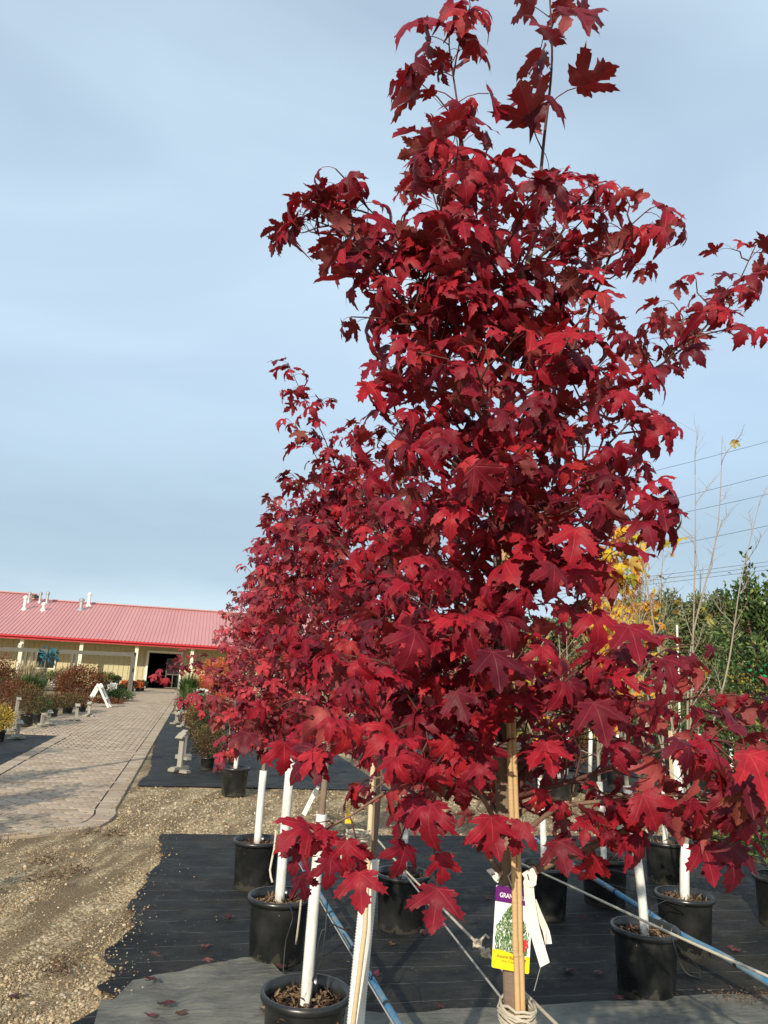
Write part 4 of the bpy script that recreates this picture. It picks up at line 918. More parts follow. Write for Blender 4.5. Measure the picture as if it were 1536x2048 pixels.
G = [ # (pixel polyline with depth offsets, leaf size, base radius)
 ([(1035, 610, .02), (960, 480, 0), (935, 370, -.02), (918, 230, -.02), (898, 90, -.02), (903, 62, -.02)], .112, .006),        # left leader
 ([(1000, 860, 0), (880, 700, -.05), (790, 585, -.08), (700, 480, -.08), (640, 425, -.06)], .082, .006),
 ([(1004, 760, 0), (900, 640, .05), (800, 590, .06), (735, 580, .04)], .080, .005),
 ([(1000, 1010, 0), (900, 920, -.05), (812, 870, -.10), (786, 800, -.10), (782, 735, -.10)], .095, .006),
 ([(1020, 680, .02), (930, 540, -.1), (880, 430, -.14), (850, 330, -.14)], .085, .005),
 ([(1005, 820, 0), (1130, 720, -.06), (1195, 580, -.1), (1235, 480, -.1), (1290, 425, -.1)], .095, .006),
 ([(1003, 960, 0), (1150, 820, .05), (1290, 750, .1), (1390, 675, .1), (1465, 585, .1), (1512, 490, .1)], .080, .006),
 ([(1000, 1090, 0), (1120, 980, -.1), (1215, 890, -.16), (1275, 830, -.2)], .100, .006),
 ([(1000, 1250, 0), (1110, 1130, -.12), (1220, 1040, -.2), (1310, 985, -.24)], .105, .006),
 ([(1010, 1610, 0), (1120, 1470, -.05), (1230, 1380, -.08), (1330, 1300, -.08), (1385, 1290, -.08)], .100, .007),
 ([(1006, 1560, 0), (1130, 1470, .1), (1290, 1420, .12), (1430, 1390, .1), (1540, 1400, .08)], .098, .007),
 ([(1008, 1600, 0), (1150, 1560, -.15), (1290, 1510, -.22), (1420, 1480, -.26), (1520, 1500, -.28)], .105, .006),
 ([(1008, 1520, 0), (900, 1400, -.06), (780, 1330, -.1), (690, 1310, -.1)], .098, .007),
 ([(1003, 1330, 0), (900, 1190, .0), (800, 1110, .05), (745, 1050, .05)], .092, .006),
 ([(1000, 1180, 0), (900, 1060, -.08), (850, 980, -.12), (835, 910, -.12)], .095, .006),
 ([(1006, 1450, 0), (880, 1430, -.1), (760, 1470, -.14), (670, 1490, -.16)], .100, .006),
 ([(1004, 1400, 0), (930, 1290, -.12), (860, 1220, -.18), (820, 1190, -.2)], .098, .006),
 ([(1002, 1260, 0), (1020, 1120, -.12), (1070, 1050, -.2), (1100, 1010, -.24)], .098, .006),
 ([(1005, 1500, 0), (980, 1380, -.12), (960, 1300, -.2), (950, 1260, -.24)], .098, .006),
 ([(1005, 1480, 0), (1110, 1380, -.12), (1170, 1330, -.18), (1200, 1310, -.22)], .098, .006),
 ([(1002, 1000, 0), (985, 860, -.15), (960, 760, -.22), (940, 700, -.26)], .095, .005),
 ([(1003, 900, 0), (1080, 780, -.12), (1130, 690, -.2), (1160, 640, -.22)], .095, .005),
 ([(1030, 640, 0), (1010, 540, -.1), (985, 450, -.15), (975, 390, -.16)], .085, .005),
 ([(1055, 540, 0), (1120, 470, .05), (1150, 420, .08), (1160, 390, .08)], .085, .005),
 ([(1001, 1120, 0), (1060, 960, .15), (1120, 860, .25)], .09, .005), ([(1001, 1300, 0), (920, 1160, .2), (860, 1060, .3)], .09, .005),
 ([(1001, 980, 0), (920, 860, .15), (870, 760, .22), (840, 690, .24)], .09, .005), ([(1004, 1420, 0), (1100, 1260, .2), (1190, 1180, .28)], .09, .005),
 ([(1001, 1080, 0), (950, 960, -.2), (900, 900, -.3)], .10, .005), ([(1002, 1180, 0), (1120, 1080, .1), (1200, 1010, .14), (1250, 960, .14)], .092, .005),
 ([(1010, 800, 0), (1080, 660, .1), (1130, 560, .15), (1180, 500, .16)], .085, .005), ([(1006, 1560, 0), (930, 1480, .2), (850, 1440, .3), (800, 1450, .3)], .09, .005),
 ([(1008, 1600, 0), (1080, 1500, .25), (1160, 1450, .35)], .09, .005),
 ([(1000, 880, 0), (860, 690, .0), (760, 560, .0), (690, 470, .02), (625, 440, .02)], .088, .005), ([(1004, 800, 0), (860, 590, -.03), (775, 460, -.03), (715, 395, -.03)], .085, .005),
]
grow(t1, px3([(1074, 425, .02), (1088, 280, .02), (1104, 120, 0), (1098, -40, 0), (1096, -130, 0)], T1Y), .0055, .0018, .105, rg, leaves, .12, .135, .0, .1)      # slender right leader
for (a_, b_, dx_) in ((1104, 118, 1), (1104, 118, -1), (1099, 30, 1), (1099, 34, -1), (1090, 215, -1)): leaf_at(leaves, atY(a_, b_, T1Y), Vector((dx_, -.5, .3)), .105, rg, .1)
for (l, s, r0) in G: grow(t1, px3(l, T1Y), r0 * 1.05, .0016, s * (.86 if l[-1][1] < 700 else .70), rg, leaves, .2, .046, .52, .15)
# low bare-based branches: thicker and brown, leaves only towards the tips
lowb = [([(1022, 1775, 0), (1075, 1738, -.02), (1180, 1695, -.05), (1300, 1640, -.08), (1420, 1605, -.1), (1530, 1590, -.1), (1610, 1575, -.1)], .098, .009, .30),
        ([(1010, 1565, 0), (940, 1540, -.03), (860, 1560, -.06), (780, 1580, -.08), (700, 1632, -.1), (640, 1660, -.1)], .078, .0055, .97),
        ([(1012, 1690, 0), (960, 1590, -.05), (900, 1560, -.1), (850, 1580, -.12)], .095, .006, .35),
        ([(1012, 1640, 0), (930, 1560, .1), (830, 1540, .14), (740, 1560, .14)], .085, .006, .35),
        ([(1012, 1660, 0), (1080, 1590, .0), (1150, 1560, -.02), (1200, 1600, -.03)], .095, .005, .45),
        ([(1015, 1700, 0), (1110, 1620, -.1), (1230, 1600, -.18), (1330, 1590, -.22), (1440, 1600, -.24)], .098, .006, .5)]
for (l, s, r0, st) in lowb: grow(t1, px3(l, T1Y), r0 * 1.2, .0018, s * .76, rg, leaves, st, .058, .45, .11, mat=M['branchlo'], droop=.35)
mb = MB(); a = atY(1012, 1770, T1Y); b = atY(968, 1690, T1Y - .02); mb.tube([a, b], [.006, .005], 8); mb.build('pruned_stub', M['branchlo'], t1, True)
# single hanging leaves seen against the fabric: on short drooping twigs
def hang(px, py, Y, size, az=0.0, v=None, tilt=0.0):
    """leaf whose blade base is near this pixel, blade hanging to the viewer"""
    p = atY(px, py, Y); m = Matrix.Translation(p) @ Matrix.Rotation(math.pi + az, 4, 'Z') @ Euler((0, tilt, 0)).to_matrix().to_4x4() @ Matrix.Diagonal((size,) * 3 + (1,)); m = m @ Matrix.Diagonal((.80, .80, .80, 1)); leaves.append((v, m))
HV = [i for i in range(NHANG)]
LV.append(leaf_arrays(201, R(74), .30, .25, .1, .35, 1.0)); LV.append(leaf_arrays(202, R(66), .16, .45, -.15, .35, 1.04)); LV.append(leaf_arrays(203, R(80), .42, .3, .2, .45, .92)); LV.append(leaf_arrays(204, R(58), .22, .2, 0, .35, 1.06))
A_, B_, C_, D_ = range(len(LV) - 4, len(LV))
for k, (px, py, dy, s, az, v, tl) in enumerate([(640, 1660, -.1, .075, .25, B_, .2), (612, 1690, -.1, .07, -.5, A_, -.35), (690, 1672, -.1, .08, -.1, C_, .1), (655, 1710, -.11, .072, .1, B_, .0), (590, 1745, -.1, .065, .4, A_, .3), (715, 1735, -.1, .09, -.1, D_, .1), (700, 1690, -.1, .07, .6, A_, .2),
      (800, 1680, -.1, .085, .2, B_, -.3), (870, 1700, -.12, .075, .1, C_, .1), (872, 1765, -.12, .10, -.2, D_, -.15), (970, 1625, -.15, .10, 0, B_, .1), (1045, 1640, -.12, .085, -.4, A_, -.3), (1110, 1675, -.1, .085, -.2, D_, .2), (1255, 1650, -.15, .10, .3, B_, -.15), (1385, 1680, -.15, .10, 0, D_, .1), (1440, 1680, -.15, .12, -.1, B_, .05), (1470, 1500, -.4, .105, .1, D_, .1), (1220, 1610, -.12, .09, .9, A_, .9),
      (970, 1300, -.3, .098, .1, D_, .05), (820, 1260, -.3, .095, .1, B_, -.25), (1140, 1060, -.3, .10, -.1, A_, -.2), (1300, 1000, -.25, .10, 0, D_, .0), (1330, 850, -.2, .10, -.5, B_, -.7), (1170, 1400, -.35, .10, 0, D_, .15), (560, 1480, .3, .10, .2, B_, .1), (1080, 1480, -.2, .085, 0, D_, .1), (790, 760, -.1, .1, .2, B_, -.2), (720, 770, -.1, .1, .4, D_, .4), (1450, 1560, -.3, .10, -.2, B_, .1), (1240, 1250, -.3, .10, 0, D_, .1), (1090, 1130, -.35, .09, .2, B_, -.1)]):
    hang(px, py, T1Y + dy, s, az, v, tl)
# two tiers of drooping twigs so those leaves have something to hang from
for pl in ([(700, 1632, -.1), (660, 1655, -.1), (610, 1690, -.1), (592, 1740, -.1)], [(700, 1632, -.1), (712, 1680, -.1), (716, 1735, -.1)], [(860, 1600, -.12), (868, 1690, -.12), (872, 1765, -.12)], [(850, 1580, -.1), (820, 1630, -.1), (800, 1680, -.1)], [(1300, 1640, -.08), (1370, 1660, -.12), (1440, 1680, -.15)], [(1420, 1480, -.26), (1450, 1485, -.4), (1470, 1500, -.5)]):
    MB().tube(smooth_path(px3(pl, T1Y), .02), .0018, 5).build('twig', M['twig'], t1, True)
GAPS = [(985, 1390, 1045, 1640, .62), (1110, 1440, 1335, 1610, .72), (1185, 1075, 1350, 1295, .88), (1345, 780, 1700, 1270, .97), (1405, 0, 1700, 440, 1), (1400, 560, 1440, 800, .5), (1200, 0, 1700, 385, 1), (1115, 170, 1210, 370, .8), (560, 480, 655, 760, 1), (655, 600, 740, 700, .75), (840, 1000, 1000, 1140, .3), (655, 340, 800, 372, .9), (560, 250, 790, 345, 1), (1250, 560, 1400, 640, .3), (1400, 1250, 1700, 1340, .8)]
_gr = random.Random(17)
def open_crown(lv, gaps):
    out = []
    for (i, m) in lv:
        c = m @ Vector(LV[i][0][:40].mean(0)); a = proj(c)
        if any(x0 < a[0] < x1 and y0 < a[1] < y1 and _gr.random() < p for x0, y0, x1, y1, p in gaps): continue
        out.append((i, m))
    return out
hung = leaves[-31:]; leaves = open_crown(leaves[:-31], GAPS) + hung
place_leaves(t1, leaves, M['leaf'])
print('T1 leaves', len(leaves))

# split bamboo cane, ties
ce = empty('bamboo_cane', atY(1046, 2120, T1Y - .045)); tag(ce, 'split tan bamboo cane tied upright against the tallest maple trunk', 'cane')
for off, rr in ((-.0052, .0058), (.0058, .0054)):
    pts = [Vector((.74 + off, T1Y - .048, .03))] + [atY(a, b, T1Y - .048) + Vector((off, 0, 0)) for a, b in ((1041, 2040), (1036, 1900), (1033, 1750), (1027, 1600), (1020, 1380), (1014, 1150), (1008, 1000))]
    P = smooth_path(pts, .012); rad = [rr * (1 + .22 * math.exp(-((((p.z + off * 3) % .27) - .13) / .006) ** 2)) for p in P]
    MB().tube(P, rad, 9).build('cane_half', M['bamboo'], ce, True)
def wrap(name, c, r, turns, h_, thick, mat, parent=None, label=None, cat=None, grp=None, seed=1, loose=.003, sy=1.0):
    g_ = random.Random(seed); pts = []
    for k in range(int(turns * 14) + 1):
        a = k / 14 * 6.283; pts.append(Vector(c) + Vector((math.cos(a) * (r + g_.uniform(0, loose)), math.sin(a) * (r + g_.uniform(0, loose)) * sy, h_ * (k / (turns * 14) - .5) + g_.gauss(0, .0022))))
    o = MB().tube(pts, thick, 6).build(name, mat, parent, True)
    if label: tag(o, label, cat, grp)
    return o
q = atY(1034, 2026, T1Y - .016); wrap('rope_tie', q, .030, 7, .04, .0028, M['rope'], None, 'frayed cream rope wrapped round trunk and cane below the picture tag', 'rope', None, 2, .006, 1.5)
q = atY(1010, 1492, T1Y - .015); wrap('tape_tie', q, .030, 3, .018, .003, M['white_plastic'], None, 'pale tape tie round trunk and cane among the lowest leaves', 'tape', None, 3)

# ---------------------------------------------------------------- other maples of the row
def maple(label, x, y, hgt, z0, seed, size, nb, mat, rmax, guides=(), tube_z=(.27, 1.05), tube_r=.026, cane=True, ribs=True, lean=(0, 0), potr=.19, limit=300, node=.06, topk=.55):
    rg = random.Random(seed); e = empty('maple_tree', (x, y, 0)); tag(e, label, 'tree', 'red maples in black pots')
    tr = smooth_path([Vector((x, y, .27)), Vector((x + lean[0] * .3, y + lean[1] * .3, .8)), Vector((x + lean[0] * .6 + .01, y + lean[1] * .6, hgt * .55)), Vector((x + lean[0], y + lean[1], hgt * .85)), Vector((x + lean[0] + .02, y + lean[1], hgt))], .04)
    MB().tube(tr, [float(np.interp(p.z, [.2, 1, hgt * .7, hgt], [.021, .017, .008, .003])) for p in tr], 10).build('trunk', M['bark'], e, True)
    pot_part(e, x, y, potr, .37); chips(e, x, y, potr * .85, .305, 260, seed)
    if tube_z: guard(e, tr, tube_z[0] + .03, tube_z[1], tube_r, ribs)
    if cane: MB().tube([Vector((x - .035, y - .03, .28)), Vector((x - .03 + lean[0] * .5, y - .04, 1.0)), Vector((x - .03 + lean[0] * .7, y - .035 + lean[1] * .6, hgt * .62))], .008, 7).build('cane', M['cane_pale'], e, True)
    lv = []; zs = [p.z for p in tr]
    def tpt(z): return min(tr, key=lambda p: abs(p.z - z))
    for k in range(nb):
        f = (k + .5) / nb; z = z0 + (hgt * .9 - z0) * f; a = k * 2.4 + rg.gauss(0, .3); b = tpt(z); l = rmax * (1.12 - topk * f) * rg.uniform(.75, 1.15); u = rg.uniform(.35, .8) * l + .10 * f; dv = Vector((math.cos(a), math.sin(a), 0))
        if f < .12: u *= .4
        grow(e, [b, b + dv * l * .45 + Vector((0, 0, u * .55)), b + dv * l * .8 + Vector((0, 0, u * .95)), b + dv * l + Vector((0, 0, u * 1.15))], .006, .0015, size, rg, lv, .15, node, .45, .13)
    grow(e, [tr[-4], tr[-1], tr[-1] + Vector((.01, 0, .12))], .003, .0012, size * .9, rg, lv, .1, .05, .3, .08)
    for gl_ in guides: grow(e, [tpt(atY(*gl_[0], y).z) if True else None] + [atY(a_, b_, y) for a_, b_ in gl_[1:]], .005, .0014, size, rg, lv, .2, node, .4, .10)
    place_leaves(e, lv, mat, limit); print(label, len(lv)); return e
maple('red maple in ribbed white guard with a tan cane tied alongside', .535, 2.42, 2.55, 1.42, 31, .080, 15, M['leaf'], .34, (), (.27, 1.17), .0275, True, lean=(.10, .15))
maple('red maple whose pot stands nearest the bleached fabric, long stray shoot at top', .595, 3.62, 2.85, 1.35, 32, .082, 20, M['leaf'], .44, ([(655, 1100), (690, 1000), (650, 880), (605, 790), (578, 730)], [(655, 1180), (680, 1080), (650, 960), (615, 880), (585, 850)], [(655, 1420), (590, 1400), (520, 1440), (470, 1480)], [(655, 1480), (600, 1450), (540, 1500)]), (.27, 1.10), lean=(.03, 0), cane=False)
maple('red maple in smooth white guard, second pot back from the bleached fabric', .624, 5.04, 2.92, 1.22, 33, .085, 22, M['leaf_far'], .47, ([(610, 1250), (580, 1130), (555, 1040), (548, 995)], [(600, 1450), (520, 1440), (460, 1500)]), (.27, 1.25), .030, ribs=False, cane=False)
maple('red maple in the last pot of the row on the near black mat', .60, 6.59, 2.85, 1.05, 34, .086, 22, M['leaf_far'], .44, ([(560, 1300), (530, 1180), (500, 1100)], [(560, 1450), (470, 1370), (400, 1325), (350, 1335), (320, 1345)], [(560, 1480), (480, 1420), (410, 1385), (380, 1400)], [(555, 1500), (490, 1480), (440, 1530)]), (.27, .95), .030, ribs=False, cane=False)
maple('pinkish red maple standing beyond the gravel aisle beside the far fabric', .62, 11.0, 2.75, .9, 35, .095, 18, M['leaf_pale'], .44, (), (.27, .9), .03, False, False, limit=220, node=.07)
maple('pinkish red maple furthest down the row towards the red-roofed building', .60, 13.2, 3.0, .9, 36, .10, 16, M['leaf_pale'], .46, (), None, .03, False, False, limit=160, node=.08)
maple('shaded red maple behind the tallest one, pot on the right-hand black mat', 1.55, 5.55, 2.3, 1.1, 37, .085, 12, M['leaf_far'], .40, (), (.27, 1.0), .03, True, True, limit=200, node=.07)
# ================================================================== RIGHT-HAND ROWS
def bare_branch(mb, p, d, l, r, depth, rg, tips, curve=.1, spread=.6):
    n = 5; pts = [p]; dd = d.normalized()
    for k in range(n):
        dd = (dd + Vector((rg.gauss(0, curve), rg.gauss(0, curve), rg.gauss(0, curve * .5) + .05))).normalized(); pts.append(pts[-1] + dd * l / n)
    mb.tube(pts, [r * (1 - .6 * k / n) for k in range(n + 1)], 5, cap=False); tips.append((pts[-1], dd))
    if depth > 0:
        for k in range(2, n + 1):
            for s in range(2 if rg.random() < .6 else 1):
                sd = (dd + Vector((rg.gauss(0, spread), rg.gauss(0, spread), rg.gauss(.1, spread * .5)))).normalized(); bare_branch(mb, pts[k], sd, l * rg.uniform(.35, .6), r * .45, depth - 1, rg, tips, curve, spread)
def row_tree(label, x, y, seed, top_px, kind, tube_z=1.05, tube_r=.027, nleaf=0, lean=(0, 0), stems=3, potr=.19, ribs=True, spread=.5):
    """young nursery tree in a pot; kind 'yellow' or 'bare'"""
    rg = random.Random(seed); e = empty('young_tree', (x, y, 0)); tag(e, label, 'tree', 'young trees in the right-hand rows')
    fork = Vector((x + lean[0], y + lean[1], tube_z + .25))
    tr = smooth_path([Vector((x, y, .27)), Vector((x + lean[0] * .25, y, .6)), Vector((x + lean[0] * .75, y + lean[1], tube_z)), fork], .05)
    MB().tube(tr, [.018 - .006 * k / len(tr) for k in range(len(tr))], 9).build('trunk', M['palebark'], e, True)
    pot_part(e, x, y, potr, .37); chips(e, x, y, potr * .85, .305, 200, seed)
    guard(e, tr, .29, tube_z, tube_r, ribs); tips = []
    for k in range(stems):
        t_ = atY(*top_px[k % len(top_px)], y); mb = MB(); pts = smooth_path([fork + Vector((0, 0, -.05)), fork.lerp(t_, .35) + Vector((rg.gauss(0, .05), rg.gauss(0, .05), .05)), fork.lerp(t_, .7) + Vector((rg.gauss(0, .03), rg.gauss(0, .03), 0)), t_], .05)
        mb.tube(pts, [.010 * (1 - .85 * i / len(pts)) for i in range(len(pts))], 6); tips.append((pts[-1], Vector((0, 0, 1)))); tips += [(pts[j], Vector((0, 0, 1))) for j in range(len(pts) // 5, len(pts), 2)] if kind == 'yellow' else []
        for i in range(len(pts) // 4, len(pts), max(1, len(pts) // 9)):
            bare_branch(mb, pts[i], Vector((rg.gauss(0, spread), rg.gauss(0, spread), .75)), rg.uniform(.14, .34), .0035, 1 if kind == 'bare' else 0, rg, tips, .12, .7)
        mb.build('branch', M['palebark'], e, True)
    lv = []
    for k in range(nleaf):
        p, d = rg.choice(tips); leaf_at(lv, p - d * rg.uniform(0, .15), Vector((rg.gauss(0, 1), rg.gauss(0, 1), .1)), .088 * rg.uniform(.7, 1.2), rg, .2)
    if lv: place_leaves(e, lv, M['leaf_yellow'], 120)
    return e
row_tree('bare tree with a curved ribbed guard in the front right-hand pot', 2.70, 4.32, 51, [(1245, 1250), (1210, 1180), (1280, 1220)], 'bare', 1.15, .027, 5, (-.10, .05))
row_tree('bare pale-barked young tree in smooth white guard, spreading grey shoots', 3.40, 4.95, 52, [(1390, 900), (1445, 870), (1240, 880), (1520, 1000)], 'bare', .75, .032, 6, (.05, .0), 4, ribs=False)
row_tree('yellow leaved young tree in a dark pot behind the blue pipe', 3.38, 5.99, 53, [(1215, 1090), (1275, 1110), (1240, 1050), (1300, 1200)], 'yellow', .95, .026, 620, (-.05, 0), 4)
row_tree('shaded young tree behind the picture tag, black pot half hidden', 2.735, 5.75, 54, [(1075, 1300), (1110, 1320), (1050, 1350)], 'yellow', 1.0, .026, 30, (-.05, 0))
row_tree('young tree with orange leaves right of the yellow leaved one', 4.35, 6.6, 55, [(1290, 1120), (1330, 1050), (1260, 1130)], 'bare', .95, .026, 45, (0, 0))
row_tree('young yellowing tree on the mat edge behind the evergreen shrub', 5.05, 5.7, 58, [(1560, 1250), (1590, 1200)], 'yellow', .95, .026, 60, (0, 0))
# background nursery rows past the gravel aisle
bgr = random.Random(9)
kinds = ['yellow leaved', 'bare', 'rust leaved', 'green leaved']
for k, (px, py) in enumerate(((1092, 1580), (1118, 1598), (1132, 1590), (1180, 1585), (1235, 1575), (1345, 1600), (1400, 1590), (1465, 1600), (1520, 1610), (1010, 1590), (940, 1585), (870, 1590))):
    q = gp(px, py); y = q[1]; kd = kinds[k % 4]; e = empty('background_sapling', q); tag(e, kd + ' sapling with white trunk in pot past the gravel aisle', 'tree', kd + ' saplings past the gravel aisle')
    pot_part(e, q[0], y, .2, .34, n=16); hh = bgr.uniform(2.0, 2.9)
    MB().tube([(q[0], y, .25), (q[0] + .02, y, 1.0)], .034, 8).build('trunk_guard', M['guard'], e, True)
    mb = MB(); tips = []; mb.tube([(q[0], y, .9), (q[0] + .03, y, hh * .6), (q[0], y, hh)], [.018, .012, .004], 6)
    for j in range(10): bare_branch(mb, Vector((q[0] + .02, y, 1.0 + (hh - 1.1) * j / 10)), Vector((bgr.gauss(0, 1), bgr.gauss(0, 1), .7)), bgr.uniform(.25, .5), .005, 0, bgr, tips)
    mb.build('trunk', M['palebark'], e, True)
    if kd != 'bare': quads_foliage('foliage', e, blob_pts((q[0], y, 1.05 + (hh - 1.0) * .5), (.4, .4, (hh - 1.0) * .5), 420, 300 + k, .4, .2), .08, .055, {'yellow leaved': YELLOWS, 'rust leaved': RUST, 'green leaved': GREEN}[kd], .1, k)
for k in range(16):
    q = gp(bgr.uniform(880, 1600), bgr.uniform(1515, 1572)); m_, nm = ((DKGREEN, 'dark green'), (OLIVE, 'olive brown'), (RUST, 'rust red'), (GREEN, 'mid green'))[k % 4]
    bush('nursery_shrub', nm + ' nursery shrub in pot beyond the background saplings', 'shrub', q, (.45, .45, .42), 900, .06, .035, m_, 400 + k, (.17, .28), nm + ' nursery shrubs in the background', stems=4)
# far hedge-high nursery stock and trees beyond
for k in range(12):
    px = 1020 + k * 50 + bgr.uniform(-12, 12); y = bgr.uniform(19, 26); b = atY(px, 1400, y); hh = bgr.uniform(1.2, 2.3)
    bush('nursery_bush', ('tall green', 'golden olive')[k % 2] + ' nursery bush in the rows behind the background shrubs', 'bush', (b.x, y, 0), (bgr.uniform(.8, 1.2), .8, hh * .5), 1300, .12, .07, (GREEN, LIME, DKGREEN, OLIVE)[k % 4] if k % 2 == 0 else (OLIVE, LIME)[k % 4 // 2], 500 + k, None, ('tall green', 'golden olive')[k % 2] + ' nursery bushes')
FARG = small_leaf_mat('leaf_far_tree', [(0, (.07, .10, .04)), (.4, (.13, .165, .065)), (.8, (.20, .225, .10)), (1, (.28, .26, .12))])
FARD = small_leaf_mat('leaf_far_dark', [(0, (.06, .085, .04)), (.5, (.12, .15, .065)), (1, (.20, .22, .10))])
for k, (px, topy, y, w) in enumerate(((1290, 1190, 62, 4.2), (1345, 1178, 70, 4.0), (1390, 1192, 66, 3.4), (1425, 1186, 72, 3.6), (1465, 1205, 64, 3.6), (1240, 1205, 70, 4.2), (1180, 1215, 66, 4.0), (1510, 1190, 70, 4.2), (1560, 1200, 66, 4.0), (1110, 1225, 72, 4.4), (1040, 1230, 68, 4.4), (970, 1235, 74, 4.4), (1620, 1190, 66, 4.2))):
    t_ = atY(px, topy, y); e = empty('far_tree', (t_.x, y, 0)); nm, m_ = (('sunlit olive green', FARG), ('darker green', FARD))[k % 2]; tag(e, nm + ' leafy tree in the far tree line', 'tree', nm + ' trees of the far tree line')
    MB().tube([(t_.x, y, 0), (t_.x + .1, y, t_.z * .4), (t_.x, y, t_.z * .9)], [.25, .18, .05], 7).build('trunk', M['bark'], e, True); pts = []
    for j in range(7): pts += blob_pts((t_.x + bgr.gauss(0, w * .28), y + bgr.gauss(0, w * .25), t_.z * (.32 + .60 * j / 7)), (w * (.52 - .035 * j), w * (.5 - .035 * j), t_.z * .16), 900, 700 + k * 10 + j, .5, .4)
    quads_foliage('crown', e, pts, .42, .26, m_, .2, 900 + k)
# evergreen with small glossy leaves at the right
HOLLY = small_leaf_mat('leaf_glossy', [(0, (.022, .048, .016)), (.5, (.07, .12, .035)), (.85, (.13, .19, .055)), (1, (.26, .28, .08))], .15, .32)
EYY = 5.4; tt = atY(1492, 1100, EYY); ec = atY(1535, 1300, EYY); e = empty('evergreen_shrub', (ec.x, EYY, 0)); tag(e, 'tall glossy dark green evergreen shrub with green ribbons beyond the right branch', 'shrub')
pts = []; mbs = MB(); er = random.Random(11)
for k in range(120):
    f = er.random(); a = er.random() * 6.28; h_ = .55 + f * 2.05; w_ = .88 * (1 - .70 * f ** 1.9) * er.uniform(.55, 1.05); tip = Vector((ec.x + math.cos(a) * w_ + .05, EYY + math.sin(a) * w_, h_ + .12)); b = Vector((ec.x + .03, EYY, max(.4, h_ - .45)))
    mbs.tube([b, b.lerp(tip, .6) - Vector((0, 0, .04)), tip], [.006, .004, .0016], 4, cap=False)
    for j in range(72):
        q = b.lerp(tip, .35 + .65 * er.random() ** .7) + Vector((er.gauss(0, .045), er.gauss(0, .045), er.gauss(0, .045))); d = (tip - b).normalized(); pts.append((q, (d + Vector((er.gauss(0, .6), er.gauss(0, .6), er.gauss(0, .4)))).normalized()))
sp = [(tt + Vector((er.gauss(0, .02), er.gauss(0, .02), -.012 * j)), Vector((er.gauss(0, 1), er.gauss(0, 1), .4)).normalized()) for j in range(38)]
mbs.tube([Vector((ec.x, EYY, .3)), Vector((ec.x, EYY, 1.4)), tt - Vector((.03, 0, .5)), tt], [.022, .015, .006, .002], 6)
tw = atY(1437, 1185, EYY); mbs.tube([tt - Vector((.0, 0, .75)), tw], [.004, .0015], 4); sp += [(tw + Vector((er.gauss(0, .02) + .006 * j, er.gauss(0, .02), -.008 * j)), Vector((er.gauss(0, 1), er.gauss(0, 1), .4)).normalized()) for j in range(18)]
quads_foliage('crown', e, pts + sp, .055, .028, HOLLY, .15, 77); mbs.build('trunk', M['twig'], e, True); pot_part(e, ec.x, EYY, .19, .36)
M['ribbon'] = simple('green_ribbon', (.015, .30, .12), .4, .4, .3, 20)
for k, (px, py) in enumerate(((1497, 1325), (1510, 1345), (1522, 1340), (1530, 1330), (1505, 1360), (1528, 1352), (1500, 1340))):
    c = atY(px, py, EYY - .5); mb = MB(); a = er.random() * 3; d1 = Vector((math.cos(a), -.3, math.sin(a))).normalized() * er.uniform(.009, .017); d2 = Vector((-math.sin(a), er.gauss(0, .5), math.cos(a))) * er.uniform(.005, .009); P = [c - d1 - d2, c - d2 + Vector((0, -.012, 0)), c + d1 - d2, c + d1 + d2, c + d2 + Vector((0, -.012, 0)), c - d1 + d2]
    bk = [p + Vector((0, .002, 0)) for p in P]; mb.add(P + bk, [(0, 1, 4, 5), (1, 2, 3, 4), (11, 10, 7, 6), (10, 9, 8, 7), (0, 6, 7, 1), (1, 7, 8, 2), (2, 8, 9, 3), (3, 9, 10, 4), (4, 10, 11, 5), (5, 11, 6, 0)]); mb.build('ribbon', M['ribbon'], e)
# wooden post with wire
q = gp(1293, 1650); e = empty('wooden_post', q); tag(e, 'round weathered wooden post with wire turns near its top', 'post'); tp2 = atY(1293, 1428, q[1]).z
mb = MB(); rr = .098; mb.tube([(q[0], q[1], -.02), (q[0], q[1], tp2 * .5), (q[0] + .01, q[1], tp2 - .012), (q[0] + .01, q[1], tp2)], [rr * 1.03, rr, rr * .98, rr * .93], 18); mb.build('shaft', M['post'], e, True)
for zz in (.12, .17, .42): wrap('wire_turn', (q[0] + .008, q[1], tp2 - zz), rr * 1.03, 2, .02, .005, M['wire'], e, seed=int(zz * 100))
postp = Vector((q[0], q[1], tp2 - .42))
q = gp(1352, 1618); e = empty('timber_stake', q); tag(e, 'pale split timber stake with white guard right of the wooden post', 'stake'); t2 = atY(1345, 1462, q[1]).z
MB().tube([(q[0], q[1], 0), (q[0] - .02, q[1], t2 * .5), (q[0] - .03, q[1], t2)], [.07, .066, .06], 7).build('shaft', M['cane_pale'], e); MB().tube([(q[0] + .01, q[1] - .08, 0), (q[0] - .01, q[1] - .09, t2 * .62)], .07, 10).build('sleeve', M['guard'], e, True)
# flag pole and white board seen through the leaves
a = atY(1354, 1250, 14.0); MB().tube([(a.x, 14, 0), (a.x, 14, a.z)], .022, 8).build('white_pole', M['guard']); tag(bpy.data.objects['white_pole'], 'slim white pole standing among the background bushes', 'pole')
a = atY(1395, 1350, 15.0); e = empty('notice_board', (a.x, 15, 0)); tag(e, 'small white notice board on a post behind the evergreen shrub', 'sign'); MB().box((a.x, 15, a.z), (.18, .02, .3)).build('board', M['whitewood'], e); MB().box((a.x, 15.03, a.z / 2), (.05, .04, a.z)).build('post', M['greywood'], e)
